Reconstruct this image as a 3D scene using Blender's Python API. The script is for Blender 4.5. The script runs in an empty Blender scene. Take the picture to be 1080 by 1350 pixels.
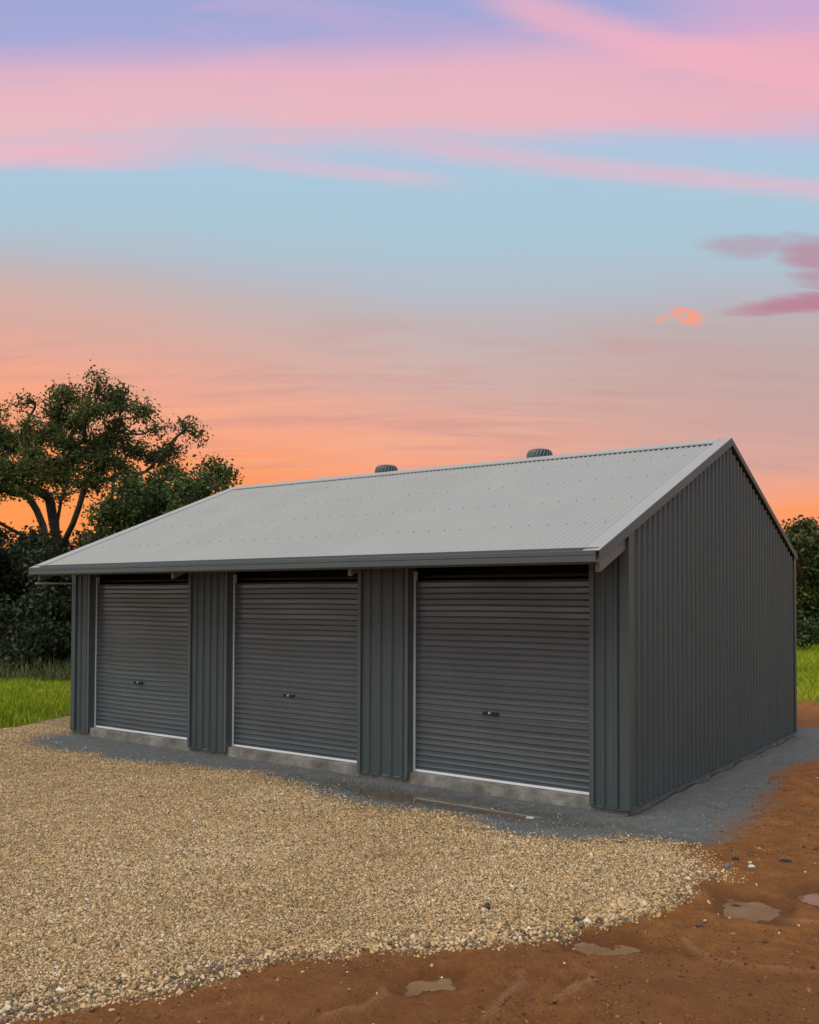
import bpy, math, random
import numpy as np
from mathutils import Matrix, Vector

random.seed(7)
RNG = np.random.default_rng(11)
scene = bpy.context.scene
COL = scene.collection

# ------------------------------------------------------------------ camera
CAM = np.array([3.6961, -8.9809, 2.2093])
YAW, PITCH, ROLL, FPX, PYS = -0.624, 0.0261, 0.0035, 1207.0, 83.8      # photo: 1080 x 1350
FW = np.array([math.sin(YAW) * math.cos(PITCH), math.cos(YAW) * math.cos(PITCH), math.sin(PITCH)])
_r = np.array([math.cos(YAW), -math.sin(YAW), 0.0])
_u = np.cross(_r, FW)
RT = _r * math.cos(ROLL) + _u * math.sin(ROLL)
UP = _u * math.cos(ROLL) - _r * math.sin(ROLL)
cam_d = bpy.data.cameras.new('camera')
cam = bpy.data.objects.new('camera', cam_d)
COL.objects.link(cam)
cam.matrix_world = Matrix(((RT[0], UP[0], -FW[0], CAM[0]), (RT[1], UP[1], -FW[1], CAM[1]),
                           (RT[2], UP[2], -FW[2], CAM[2]), (0, 0, 0, 1)))
cam_d.sensor_width = 36.0
cam_d.lens = FPX / 1350.0 * 36.0
cam_d.shift_y = PYS / 1350.0
cam_d.clip_end = 3000
scene.camera = cam
HR = np.array([math.cos(YAW), -math.sin(YAW)])          # horizontal right / forward of the view
HF = np.array([math.sin(YAW), math.cos(YAW)])

def ray(px, py):
    return FW + RT * (px - 540) / FPX - UP * (py - 675 - PYS) / FPX

def gnd(px, py, z=0.0):                                 # photo pixel -> point on the ground
    d = ray(px, py)
    return CAM + d * ((z - CAM[2]) / d[2])

def at(px, py, t):                                      # photo pixel -> point at distance t
    return CAM + ray(px, py) * t

# ------------------------------------------------------------------ render / colour
scene.view_settings.view_transform = 'Standard'
scene.view_settings.look = 'None'
scene.view_settings.exposure = 0.0
scene.view_settings.gamma = 1.0
scene.view_settings.use_curve_mapping = False
cy = scene.cycles
cy.max_bounces, cy.diffuse_bounces, cy.glossy_bounces, cy.transmission_bounces = 5, 3, 3, 3
scene.render.resolution_x, scene.render.resolution_y = 819, 1024

def lin(r, g, b):
    f = lambda c: ((c / 255) / 12.92) if c / 255 <= 0.04045 else ((c / 255 + 0.055) / 1.055) ** 2.4
    return (f(r), f(g), f(b), 1.0)

# ------------------------------------------------------------------ node helper
class NT:
    def __init__(s, tree):
        s.t = tree
    def node(s, kind, **kw):
        n = s.t.nodes.new(kind)
        for k, v in kw.items():
            setattr(n, k, v)
        return n
    def put(s, sock, v):
        if isinstance(v, bpy.types.NodeSocket):
            s.t.links.new(v, sock)
        elif v is not None:
            sock.default_value = v
    def m(s, op, a, b=None, c=None, clamp=False):
        n = s.node('ShaderNodeMath', operation=op, use_clamp=clamp)
        s.put(n.inputs[0], a); s.put(n.inputs[1], b); s.put(n.inputs[2], c)
        return n.outputs[0]
    def vm(s, op, a, b=None):
        n = s.node('ShaderNodeVectorMath', operation=op)
        s.put(n.inputs[0], a); s.put(n.inputs[1], b)
        return n.outputs['Value'] if op in ('DOT_PRODUCT', 'LENGTH') else n.outputs[0]
    def comb(s, x, y, z):
        n = s.node('ShaderNodeCombineXYZ')
        s.put(n.inputs[0], x); s.put(n.inputs[1], y); s.put(n.inputs[2], z)
        return n.outputs[0]
    def ss(s, v, a, b):                                  # smoothstep a..b -> 0..1
        n = s.node('ShaderNodeMapRange', interpolation_type='SMOOTHSTEP')
        s.put(n.inputs[0], v); n.inputs[1].default_value = a; n.inputs[2].default_value = b
        return n.outputs[0]
    def mr(s, v, a, b, c, d):
        n = s.node('ShaderNodeMapRange')
        s.put(n.inputs[0], v)
        for i, q in enumerate((a, b, c, d)):
            n.inputs[i + 1].default_value = q
        return n.outputs[0]
    def noise(s, vec, scale, detail=3.0, rough=0.5, dist=0.0):
        n = s.node('ShaderNodeTexNoise')
        s.put(n.inputs['Vector'], vec)
        n.inputs['Scale'].default_value = scale; n.inputs['Detail'].default_value = detail
        n.inputs['Roughness'].default_value = rough; n.inputs['Distortion'].default_value = dist
        return n.outputs['Fac']
    def mix(s, f, a, b, mode='MIX'):
        n = s.node('ShaderNodeMix', data_type='RGBA', blend_type=mode)
        s.put(n.inputs[0], f); s.put(n.inputs[6], a); s.put(n.inputs[7], b)
        return n.outputs[2]
    def ramp(s, v, stops):
        n = s.node('ShaderNodeValToRGB')
        s.put(n.inputs[0], v)
        e = n.color_ramp.elements
        while len(e) < len(stops):
            e.new(0.5)
        for i, (p, c) in enumerate(stops):
            e[i].position = p; e[i].color = c
        return n.outputs[0]
    def bump(s, h, strength, dist, normal=None):
        n = s.node('ShaderNodeBump')
        n.inputs['Strength'].default_value = strength; n.inputs['Distance'].default_value = dist
        s.put(n.inputs['Height'], h)
        if normal is not None:
            s.put(n.inputs['Normal'], normal)
        return n.outputs[0]
    def attr(s, name, out='Fac', kind='GEOMETRY'):
        n = s.node('ShaderNodeAttribute', attribute_name=name, attribute_type=kind)
        return n.outputs[out]

# ------------------------------------------------------------------ world: dusk sky with cloud bands
world = bpy.data.worlds.new('World')
scene.world = world
world.use_nodes = True
world.cycles.sampling_method = 'NONE'          # smooth sky: no importance map needed
W = NT(world.node_tree)
world.node_tree.nodes.clear()
D = W.node('ShaderNodeTexCoord').outputs['Generated']
D = W.vm('NORMALIZE', D)
sep = W.node('ShaderNodeSeparateXYZ'); W.put(sep.inputs[0], D)
dz = sep.outputs[2]
dr = W.vm('DOT_PRODUCT', D, (HR[0], HR[1], 0.0))         # across
df = W.vm('DOT_PRODUCT', D, (HF[0], HF[1], 0.0))         # towards the afterglow
den = W.m('ADD', W.m('MAXIMUM', dz, 0.0), 0.22)
cx_ = W.m('DIVIDE', dr, den)
cy_ = W.m('DIVIDE', df, den)
soft = W.noise(W.comb(W.m('MULTIPLY', cx_, 0.9), W.m('MULTIPLY', cy_, 2.2), 0.0), 1.0, 3, 0.5, 0.4)
fine = W.noise(W.comb(W.m('MULTIPLY', cx_, 1.7), W.m('MULTIPLY', cy_, 7.0), 3.1), 1.3, 4, 0.6, 0.5)
softc = W.m('SUBTRACT', soft, 0.5)
finec = W.m('SUBTRACT', fine, 0.5)
# cloud streets run across the view, so heights are measured round that axis
E_ = W.m('DIVIDE', dz, W.m('SQRT', W.m('SUBTRACT', 1.0, W.m('MULTIPLY', W.m('MULTIPLY', dr, dr), 0.97))))
streak = W.noise(W.comb(W.m('ADD', W.m('MULTIPLY', cx_, 1.5), W.m('MULTIPLY', cy_, 0.6)), W.m('MULTIPLY', cy_, 13.0), 7.7), 1.2, 5, 0.62, 0.35)
streakc = W.m('SUBTRACT', streak, 0.5)
wl = W.m('MULTIPLY', W.ss(W.m('MULTIPLY', dr, -1.0), -0.12, 0.5), W.m('SUBTRACT', 1.0, W.ss(E_, 0.29, 0.42)))
e1 = W.m('SUBTRACT', E_, W.m('MULTIPLY', wl, 0.098))
e1 = W.m('ADD', e1, W.m('MULTIPLY', softc, 0.05))
e1 = W.m('ADD', e1, W.m('MULTIPLY', finec, 0.035))
e1 = W.m('ADD', e1, W.m('MULTIPLY', streakc, 0.02))
base = W.ramp(e1, [(0.0, lin(255, 154, 86)), (0.085, lin(254, 156, 100)), (0.125, lin(248, 168, 134)), (0.16, lin(236, 169, 147)),
                   (0.20, lin(221, 172, 158)), (0.245, lin(206, 178, 173)), (0.28, lin(193, 182, 184)), (0.315, lin(182, 189, 200)), (0.365, lin(171, 198, 213)),
                   (0.425, lin(170, 200, 220)), (0.465, lin(180, 194, 222)), (0.505, lin(170, 172, 214)), (0.545, lin(160, 168, 214)), (0.62, lin(172, 178, 216)), (0.80, lin(196, 204, 218)), (1.0, lin(204, 212, 220))])
back = W.ramp(dz, [(0.0, lin(206, 198, 196)), (0.2, lin(212, 206, 206)), (0.4, lin(208, 210, 214)), (0.7, lin(204, 211, 220)), (1.0, lin(204, 212, 220))])
col = W.mix(W.ss(df, 0.0, 0.66), back, base)
def band(c0, slope, width, noise, amt, lo, hi):
    c = W.m('ADD', c0, W.m('MULTIPLY', dr, slope))
    d = W.m('ABSOLUTE', W.m('SUBTRACT', W.m('ADD', E_, W.m('MULTIPLY', noise, amt)), c))
    return W.m('SUBTRACT', 1.0, W.ss(d, width * lo, width * hi))
front = W.ss(df, -0.2, 0.4)
mixn = W.m('ADD', W.m('MULTIPLY', finec, 0.6), W.m('ADD', W.m('MULTIPLY', softc, 0.8), W.m('MULTIPLY', streakc, 0.7)))
# warm mauve streaks low down
st = W.m('MULTIPLY', W.ss(W.m('ADD', W.m('MULTIPLY', fine, 0.6), W.m('MULTIPLY', streak, 0.4)), 0.47, 0.64), W.m('MULTIPLY', W.ss(E_, 0.10, 0.17), W.m('SUBTRACT', 1.0, W.ss(E_, 0.24, 0.33))))
col = W.mix(W.m('MULTIPLY', W.m('MULTIPLY', st, 0.5), front), col, lin(210, 150, 140))
st2 = W.m('MULTIPLY', W.ss(W.m('SUBTRACT', 1.0, streak), 0.5, 0.66), W.m('MULTIPLY', W.ss(E_, 0.10, 0.16), W.m('SUBTRACT', 1.0, W.ss(E_, 0.20, 0.28))))
col = W.mix(W.m('MULTIPLY', W.m('MULTIPLY', st2, 0.35), front), col, lin(246, 182, 146))
# rose grey towards the right at mid height
rt = W.m('MULTIPLY', W.ss(dr, 0.0, 0.40), band(0.22, 0.0, 0.13, softc, 0.05, 0.2, 1.0))
col = W.mix(W.m('MULTIPLY', rt, 0.62), col, lin(188, 162, 162))
# thin pink wisps under the main band
w1 = W.m('MULTIPLY', band(0.449, -0.10, 0.015, mixn, 0.030, 0.0, 1.0), W.ss(dr, -0.06, 0.06))
w2 = W.m('MULTIPLY', band(0.424, -0.09, 0.012, mixn, 0.030, 0.0, 1.0), W.m('MULTIPLY', W.ss(dr, -0.26, -0.10), W.m('SUBTRACT', 1.0, W.ss(dr, -0.02, 0.08))))
w3 = W.m('MULTIPLY', band(0.446, 0.02, 0.016, mixn, 0.035, 0.0, 1.0), W.ss(W.m('MULTIPLY', dr, -1), 0.16, 0.34))
ww = W.m('MAXIMUM', W.m('MAXIMUM', W.m('MULTIPLY', w1, 0.62), W.m('MULTIPLY', w2, 0.5)), W.m('MULTIPLY', w3, 0.95))
col = W.mix(ww, col, lin(232, 184, 200))
# the broad pink band and the streak above it on the right
b1 = W.m('MULTIPLY', band(0.489, 0.034, 0.050, mixn, 0.045, 0.30, 1.0), W.mr(W.ss(streak, 0.25, 0.6), 0, 1, 0.72, 1.0))
b2 = W.m('MULTIPLY', W.m('MULTIPLY', band(0.567, -0.19, 0.018, mixn, 0.03, 0.1, 1.0), W.ss(dr, 0.03, 0.12)), front)
hz_ = W.m('MULTIPLY', W.m('MULTIPLY', W.ss(W.m('ADD', dr, W.m('MULTIPLY', softc, 0.15)), 0.16, 0.30), W.ss(E_, 0.50, 0.53)), W.m('MULTIPLY', front, W.m('SUBTRACT', 1.0, W.ss(E_, 0.58, 0.75))))
lt_ = W.m('MULTIPLY', W.m('MULTIPLY', W.ss(W.m('ADD', fine, W.m('MULTIPLY', softc, 0.8)), 0.44, 0.66), band(0.545, 0.02, 0.05, mixn, 0.03, 0.2, 1.0)), front)
b3 = W.m('MULTIPLY', W.m('MULTIPLY', W.ss(soft, 0.52, 0.66), W.ss(fine, 0.4, 0.62)), W.ss(E_, 0.58, 0.70))
pk = W.mix(W.ss(W.m('ADD', E_, W.m('MULTIPLY', streakc, 0.05)), 0.45, 0.53), lin(243, 184, 186), lin(241, 180, 192))
pk = W.mix(W.m('MULTIPLY', W.ss(streak, 0.42, 0.66), 0.35), pk, lin(230, 184, 204))
pk = W.mix(W.m('MULTIPLY', W.ss(dr, 0.1, 0.4), 0.5), pk, lin(243, 168, 182))
col = W.mix(W.m('MULTIPLY', lt_, 0.45), col, lin(204, 168, 210))
col = W.mix(W.m('MULTIPLY', hz_, 0.75), col, lin(212, 170, 208))
col = W.mix(W.m('MULTIPLY', b1, 0.88), col, pk)
col = W.mix(W.m('MULTIPLY', b2, 0.72), col, lin(242, 178, 194))
col = W.mix(W.m('MULTIPLY', W.m('MULTIPLY', b3, 0.4), front), col, lin(228, 186, 208))
def blob(px, py, rx, ry, tilt=0.0, wob=1.0):
    d = ray(px, py); d = d / np.linalg.norm(d)
    u0, v0 = float(d[:2] @ HR), float(d[2])
    a = W.m('SUBTRACT', dr, u0); b = W.m('SUBTRACT', W.m('ADD', dz, W.m('MULTIPLY', a, tilt)), v0)
    a = W.m('DIVIDE', W.m('ADD', a, W.m('MULTIPLY', streakc, rx * 1.6 * wob)), rx)
    b = W.m('DIVIDE', W.m('ADD', b, W.m('MULTIPLY', finec, ry * 3.0 * wob)), ry)
    q = W.m('ADD', W.m('MULTIPLY', a, a), W.m('MULTIPLY', b, b))
    return W.m('MULTIPLY', W.m('SUBTRACT', 1.0, W.ss(q, 0.0, 1.7)), front)
mv = W.m('MAXIMUM', W.m('MULTIPLY', blob(1078, 342, 0.036, 0.022, 0.35), 0.85), blob(1062, 400, 0.062, 0.0095))
mv = W.m('MAXIMUM', mv, W.m('MULTIPLY', blob(985, 324, 0.040, 0.010, 0.1), 0.55))
col = W.mix(W.m('MULTIPLY', mv, 0.75), col, lin(186, 112, 136))
ob = W.noise(W.vm('MULTIPLY', D, (1, 1, 1.6)), 70.0, 2, 0.6)
oc = W.m('MULTIPLY', W.m('MAXIMUM', blob(906, 417, 0.017, 0.0075, 0.30, 0.3), W.m('MULTIPLY', blob(872, 421, 0.007, 0.003, 0.0, 0.3), 0.6)), W.ss(ob, 0.24, 0.52))
col = W.mix(W.m('MULTIPLY', oc, 0.95), col, lin(253, 158, 130))
bg = W.node('ShaderNodeBackground'); W.put(bg.inputs[0], col); bg.inputs[1].default_value = 1.0
wo = W.node('ShaderNodeOutputWorld'); W.t.links.new(bg.outputs[0], wo.inputs[0])

# ------------------------------------------------------------------ soft high sun behind thin cloud
sun_d = bpy.data.lights.new('sun', 'SUN')
sun_d.energy = 1.5
sun_d.angle = math.radians(40)
sun_d.color = (1.0, 0.95, 0.82)
sun = bpy.data.objects.new('sun', sun_d)
COL.objects.link(sun)
SUN_DIR = Vector((-0.05, -0.62, 1.0)).normalized()       # towards the sun
sun.rotation_euler = SUN_DIR.to_track_quat('Z', 'Y').to_euler()
sun.location = (0, -10, 20)

# ================================================================== materials
def mat(name):
    m = bpy.data.materials.new(name)
    m.use_nodes = True
    m.node_tree.nodes.clear()
    t = NT(m.node_tree)
    out = t.node('ShaderNodeOutputMaterial')
    p = t.node('ShaderNodeBsdfPrincipled')
    t.t.links.new(p.outputs[0], out.inputs[0])
    return m, t, p, out

def metal_paint(name, rgb, rough=0.45, var=0.12, dirt=0.25, spec=0.5, wave=0.35):
    m, t, p, _ = mat(name)
    g = t.node('ShaderNodeNewGeometry').outputs['Position']
    oi = t.node('ShaderNodeObjectInfo').outputs['Random']
    n1 = t.noise(g, 1.3, 5, 0.6)
    n2 = t.noise(t.vm('MULTIPLY', g, (9.0, 9.0, 0.7)), 1.6, 4, 0.6)
    n3 = t.noise(g, 60, 3, 0.6)
    f = t.m('ADD', t.m('MULTIPLY', t.m('SUBTRACT', n1, 0.5), 1.2), t.m('MULTIPLY', t.m('SUBTRACT', n2, 0.5), 1.0))
    f = t.m('ADD', f, t.m('MULTIPLY', t.m('SUBTRACT', n3, 0.5), 0.5))
    f = t.m('ADD', f, t.m('MULTIPLY', t.m('SUBTRACT', oi, 0.5), 0.5))
    f = t.m('ADD', 1.0, t.m('MULTIPLY', f, var * 2))
    c = t.vm('SCALE', (rgb[0], rgb[1], rgb[2]))
    sc = c.node; t.put(sc.inputs['Scale'], f)
    dm = t.m('MULTIPLY', t.ss(n2, 0.5, 0.75), dirt)
    cc = t.mix(dm, c, (0.13, 0.135, 0.13, 1))
    t.put(p.inputs['Base Color'], cc)
    t.put(p.inputs['Roughness'], t.mr(n1, 0.3, 0.7, rough - 0.08, rough + 0.1))
    p.inputs['Specular IOR Level'].default_value = spec
    w = t.noise(t.vm('MULTIPLY', g, (3.0, 3.0, 1.2)), 1.5, 3, 0.5)
    t.put(p.inputs['Normal'], t.bump(w, wave, 0.012))
    return m

M_WALL = metal_paint('charcoal painted steel', (0.066, 0.088, 0.094), 0.5, 0.10, 0.10)
M_DOOR = metal_paint('charcoal roller curtain', (0.082, 0.103, 0.120), 0.36, 0.10, 0.03, 0.6, 0.0)
M_TRIM = metal_paint('slate painted flashing', (0.086, 0.108, 0.118), 0.42, 0.08, 0.06)
M_ROOF = metal_paint('pale grey roof steel', (0.40, 0.40, 0.385), 0.45, 0.05, 0.03)
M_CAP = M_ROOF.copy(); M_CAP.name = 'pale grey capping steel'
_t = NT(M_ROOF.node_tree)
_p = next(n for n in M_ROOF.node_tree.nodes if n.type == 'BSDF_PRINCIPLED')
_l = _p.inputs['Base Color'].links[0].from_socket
_t.put(_p.inputs['Base Color'], _t.mix(_t.node('ShaderNodeNewGeometry').outputs['Backfacing'], _l, (0.035, 0.037, 0.038, 1)))  # backing coat, darkened further to paint black shade under the eave
M_BARGE_SHADE = metal_paint('shade toned barge steel', (0.105, 0.125, 0.127), 0.6, 0.06, 0.05)  # shaded tone of the capping, used on its upright face
M_FRAME = metal_paint('grey coated purlin steel', (0.16, 0.165, 0.16), 0.55, 0.08, 0.05)
M_GALV = metal_paint('bright galvanised steel', (0.62, 0.64, 0.66), 0.35, 0.08, 0.03)
M_ALU = metal_paint('white aluminium bottom rail', (0.88, 0.90, 0.95), 0.35, 0.04, 0.0)
M_BLACK = metal_paint('black plastic', (0.012, 0.012, 0.013), 0.4, 0.1, 0.0)
M_VENT = metal_paint('slate ventilator steel', (0.12, 0.15, 0.165), 0.35, 0.1, 0.05)
M_EAVE_SHADE = metal_paint('eave shade black', (0.012, 0.013, 0.014), 0.6, 0.1, 0.1)  # near black, so gap panel and girt carry painted shade

_p = next(n for n in M_DOOR.node_tree.nodes if n.type == 'BSDF_PRINCIPLED')
_p.inputs['Coat Weight'].default_value = 0.55; _p.inputs['Coat Roughness'].default_value = 0.10; _p.inputs['Coat IOR'].default_value = 1.6
m, t, p, _ = mat('weathered concrete')
g = t.node('ShaderNodeNewGeometry').outputs['Position']
n1 = t.noise(g, 3.0, 6, 0.65); n2 = t.noise(g, 55, 4, 0.6)
c = t.ramp(n1, [(0.3, (0.095, 0.09, 0.075, 1)), (0.48, (0.21, 0.205, 0.18, 1)), (0.68, (0.38, 0.375, 0.345, 1))])
t.put(p.inputs['Base Color'], t.mix(t.m('MULTIPLY', t.ss(n2, 0.45, 0.7), 0.5), c, (0.14, 0.125, 0.105, 1)))
p.inputs['Roughness'].default_value = 0.85
t.put(p.inputs['Normal'], t.bump(t.m('ADD', n1, t.m('MULTIPLY', n2, 0.4)), 0.7, 0.02))
M_CONC = m

# ground: one material driven by stored masks
m, t, p, _ = mat('yard ground')
g = t.node('ShaderNodeNewGeometry').outputs['Position']
ag = t.attr('m_gravel'); aa = t.attr('m_apron'); al = t.attr('m_lawn'); aw = t.attr('m_wet'); ase = t.attr('m_silt')
nl = t.noise(g, 0.7, 5, 0.6); nm = t.noise(g, 5.0, 6, 0.65); nf = t.noise(g, 34, 5, 0.7); nh = t.noise(g, 130, 3, 0.7)
dirt = t.ramp(nm, [(0.25, (0.23, 0.083, 0.019, 1)), (0.5, (0.39, 0.148, 0.040, 1)), (0.75, (0.54, 0.23, 0.070, 1))])
dirt = t.mix(t.m('MULTIPLY', t.ss(nl, 0.4, 0.65), 0.45), dirt, (0.31, 0.135, 0.042, 1))
dirt = t.mix(t.m('MULTIPLY', t.ss(nf, 0.55, 0.75), 0.55), dirt, (0.48, 0.21, 0.075, 1))
dirt = t.mix(t.m('MULTIPLY', t.m('SUBTRACT', 1.0, t.ss(nf, 0.26, 0.42)), 0.6), dirt, (0.085, 0.036, 0.015, 1))
dirt = t.mix(t.m('MULTIPLY', t.ss(nh, 0.52, 0.7), 0.5), dirt, (0.52, 0.27, 0.11, 1))
dirt = t.mix(t.m('MULTIPLY', t.m('SUBTRACT', 1.0, t.ss(nh, 0.3, 0.46)), 0.6), dirt, (0.075, 0.03, 0.012, 1))
dirt = t.mix(t.m('MULTIPLY', ase, 0.75), dirt, (0.56, 0.27, 0.14, 1))
dirt = t.mix(t.m('MULTIPLY', aw, 0.7), dirt, (0.165, 0.062, 0.017, 1))
vor = t.node('ShaderNodeTexVoronoi'); t.put(vor.inputs['Vector'], g); vor.inputs['Scale'].default_value = 62
vcol = t.node('ShaderNodeSeparateColor'); t.put(vcol.inputs[0], vor.outputs['Color'])
grav = t.ramp(vcol.outputs[0], [(0.0, (0.26, 0.165, 0.08, 1)), (0.35, (0.44, 0.30, 0.15, 1)), (0.7, (0.60, 0.44, 0.24, 1)), (1.0, (0.74, 0.60, 0.40, 1))])
grav = t.mix(t.ss(vor.outputs['Distance'], 0.45, 0.8), grav, (0.17, 0.105, 0.05, 1))
grav = t.mix(t.m('MULTIPLY', t.ss(nl, 0.45, 0.7), 0.25), grav, (0.50, 0.31, 0.13, 1))
apr = t.ramp(nh, [(0.25, (0.12, 0.135, 0.138, 1)), (0.5, (0.215, 0.232, 0.236, 1)), (0.75, (0.34, 0.355, 0.35, 1))])
apr = t.mix(t.m('MULTIPLY', t.ss(nm, 0.4, 0.65), 0.5), apr, (0.155, 0.165, 0.165, 1))
apr = t.mix(t.m('MULTIPLY', aw, 0.55), apr, (0.10, 0.078, 0.055, 1))
apr = t.mix(t.m('MULTIPLY', t.ss(nl, 0.5, 0.7), 0.35), apr, (0.20, 0.16, 0.115, 1))
lawn = t.ramp(nm, [(0.3, (0.09, 0.16, 0.012, 1)), (0.6, (0.16, 0.27, 0.02, 1)), (0.8, (0.26, 0.24, 0.05, 1))])
edge = t.m('MULTIPLY', t.m('SUBTRACT', nf, 0.5), 0.7)
def msk(a):
    return t.ss(t.m('ADD', t.m('ADD', a, edge), t.m('MULTIPLY', t.m('SUBTRACT', nm, 0.5), 0.5)), 0.30, 0.70)
c = t.mix(msk(aa), dirt, apr)
c = t.mix(msk(ag), c, grav)
c = t.mix(msk(al), c, lawn)
t.put(p.inputs['Base Color'], c)
rough = t.m('SUBTRACT', 0.92, t.m('MULTIPLY', aw, 0.32))
t.put(p.inputs['Roughness'], rough)
p.inputs['Specular IOR Level'].default_value = 0.22
hh = t.m('ADD', t.m('MULTIPLY', nm, 0.9), t.m('ADD', t.m('MULTIPLY', nf, 0.55), t.m('MULTIPLY', nh, 0.18)))
b1 = t.bump(hh, 1.0, 0.085)
t.put(p.inputs['Normal'], t.bump(t.m('MULTIPLY', t.m('SUBTRACT', 1.0, vor.outputs['Distance']), ag), 0.7, 0.012, b1))
M_GROUND = m

m, t, p, _ = mat('muddy water')
g = t.node('ShaderNodeNewGeometry').outputs['Position']
n = t.noise(g, 3.5, 4, 0.6)
t.put(p.inputs['Base Color'], t.ramp(n, [(0.3, (0.21, 0.115, 0.058, 1)), (0.7, (0.31, 0.19, 0.11, 1))]))
p.inputs['Roughness'].default_value = 0.02; p.inputs['IOR'].default_value = 1.4
t.put(p.inputs['Normal'], t.bump(t.noise(g, 9, 2, 0.5), 0.04, 0.01))
M_WATER = m
m, t, p, _ = mat('grey silty water')
g = t.node('ShaderNodeNewGeometry').outputs['Position']
n = t.noise(g, 3.5, 4, 0.6)
t.put(p.inputs['Base Color'], t.ramp(n, [(0.35, (0.085, 0.075, 0.06, 1)), (0.65, (0.14, 0.105, 0.07, 1))]))
p.inputs['Roughness'].default_value = 0.03; p.inputs['IOR'].default_value = 1.36
M_WATER2 = m

def stone_mat(name, stops):
    m, t, p, _ = mat(name)
    a = t.attr('tone', 'Fac', 'INSTANCER')
    g = t.node('ShaderNodeNewGeometry').outputs['Position']
    n = t.noise(g, 180, 2, 0.5)
    c = t.ramp(a, stops)
    c = t.mix(t.m('MULTIPLY', t.ss(n, 0.35, 0.65), 0.22), c, (0.16, 0.11, 0.06, 1))
    t.put(p.inputs['Base Color'], c)
    p.inputs['Roughness'].default_value = 0.75
    return m
M_STONE = stone_mat('tan gravel stones', [(0.0, (0.10, 0.085, 0.07, 1)), (0.12, (0.23, 0.145, 0.07, 1)), (0.3, (0.50, 0.315, 0.135, 1)),
                    (0.55, (0.69, 0.475, 0.23, 1)), (0.78, (0.80, 0.60, 0.355, 1)), (0.93, (0.86, 0.73, 0.53, 1)), (1.0, (0.86, 0.80, 0.68, 1))])
M_CHIP = stone_mat('grey crushed stone chips', [(0.0, (0.075, 0.08, 0.083, 1)), (0.5, (0.20, 0.215, 0.22, 1)), (0.9, (0.35, 0.36, 0.36, 1)), (1.0, (0.46, 0.45, 0.42, 1))])

def rock_mat(name, rgb):
    m, t, p, _ = mat(name)
    g = t.node('ShaderNodeNewGeometry').outputs['Position']
    n = t.noise(g, 45, 5, 0.65)
    t.put(p.inputs['Base Color'], t.ramp(n, [(0.3, tuple(v * 0.6 for v in rgb) + (1,)), (0.7, tuple(min(1, v * 1.35) for v in rgb) + (1,))]))
    p.inputs['Roughness'].default_value = 0.7
    t.put(p.inputs['Normal'], t.bump(n, 0.8, 0.01))
    return m

def leaf_mat(name, stops, trans=0.35):
    m, t, p, out = mat(name)
    a = t.attr('tone')
    c = t.ramp(a, stops)
    t.put(p.inputs['Base Color'], c)
    p.inputs['Roughness'].default_value = 0.5
    p.inputs['Specular IOR Level'].default_value = 0.3
    tr = t.node('ShaderNodeBsdfTranslucent')
    t.put(tr.inputs[0], t.mix(0.5, c, (0.12, 0.16, 0.02, 1)))
    mx = t.node('ShaderNodeMixShader'); mx.inputs[0].default_value = trans
    t.t.links.new(p.outputs[0], mx.inputs[1]); t.t.links.new(tr.outputs[0], mx.inputs[2])
    t.t.links.new(mx.outputs[0], out.inputs[0])
    return m
M_LEAF = leaf_mat('olive tree leaves', [(0.0, (0.045, 0.062, 0.022, 1)), (0.5, (0.10, 0.125, 0.042, 1)), (0.85, (0.165, 0.195, 0.065, 1)), (1.0, (0.23, 0.24, 0.10, 1))], 0.35)
M_LEAF2 = leaf_mat('deep green leaves', [(0.0, (0.028, 0.052, 0.018, 1)), (0.5, (0.06, 0.10, 0.03, 1)), (0.85, (0.105, 0.155, 0.045, 1)), (1.0, (0.15, 0.19, 0.08, 1))], 0.25)
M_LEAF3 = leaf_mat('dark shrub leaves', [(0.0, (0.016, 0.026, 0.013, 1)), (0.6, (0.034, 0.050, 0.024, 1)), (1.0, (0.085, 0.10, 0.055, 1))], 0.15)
M_GRASS = leaf_mat('bright grass blades', [(0.0, (0.10, 0.17, 0.008, 1)), (0.45, (0.39, 0.49, 0.014, 1)), (0.8, (0.58, 0.63, 0.04, 1)), (0.95, (0.55, 0.47, 0.07, 1)), (1.0, (0.62, 0.44, 0.20, 1))], 0.4)
M_WEED = leaf_mat('tall weeds', [(0.0, (0.07, 0.11, 0.03, 1)), (0.5, (0.16, 0.20, 0.08, 1)), (0.85, (0.32, 0.29, 0.15, 1)), (1.0, (0.42, 0.32, 0.2, 1))], 0.3)
m, t, p, _ = mat('dark bark')
g = t.node('ShaderNodeNewGeometry').outputs['Position']
n = t.noise(t.vm('MULTIPLY', g, (9, 9, 2)), 2, 5, 0.65)
t.put(p.inputs['Base Color'], t.ramp(n, [(0.3, (0.022, 0.018, 0.014, 1)), (0.7, (0.075, 0.06, 0.045, 1))]))
p.inputs['Roughness'].default_value = 0.9
t.put(p.inputs['Normal'], t.bump(n, 0.8, 0.03))
M_BARK = m

# ================================================================== object helpers
def link(o, parent=None):
    COL.objects.link(o)
    if parent is not None:
        o.parent = parent
    return o

def tag(o, label=None, cat=None, group=None, kind=None):
    for k, v in (('label', label), ('category', cat), ('group', group), ('kind', kind)):
        if v:
            o[k] = v
    return o

def empty(name, loc, label, cat, group=None):
    o = bpy.data.objects.new(name, None)
    o.empty_display_size = 0.2
    o.location = loc
    link(o)
    return tag(o, label, cat, group)

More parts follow.
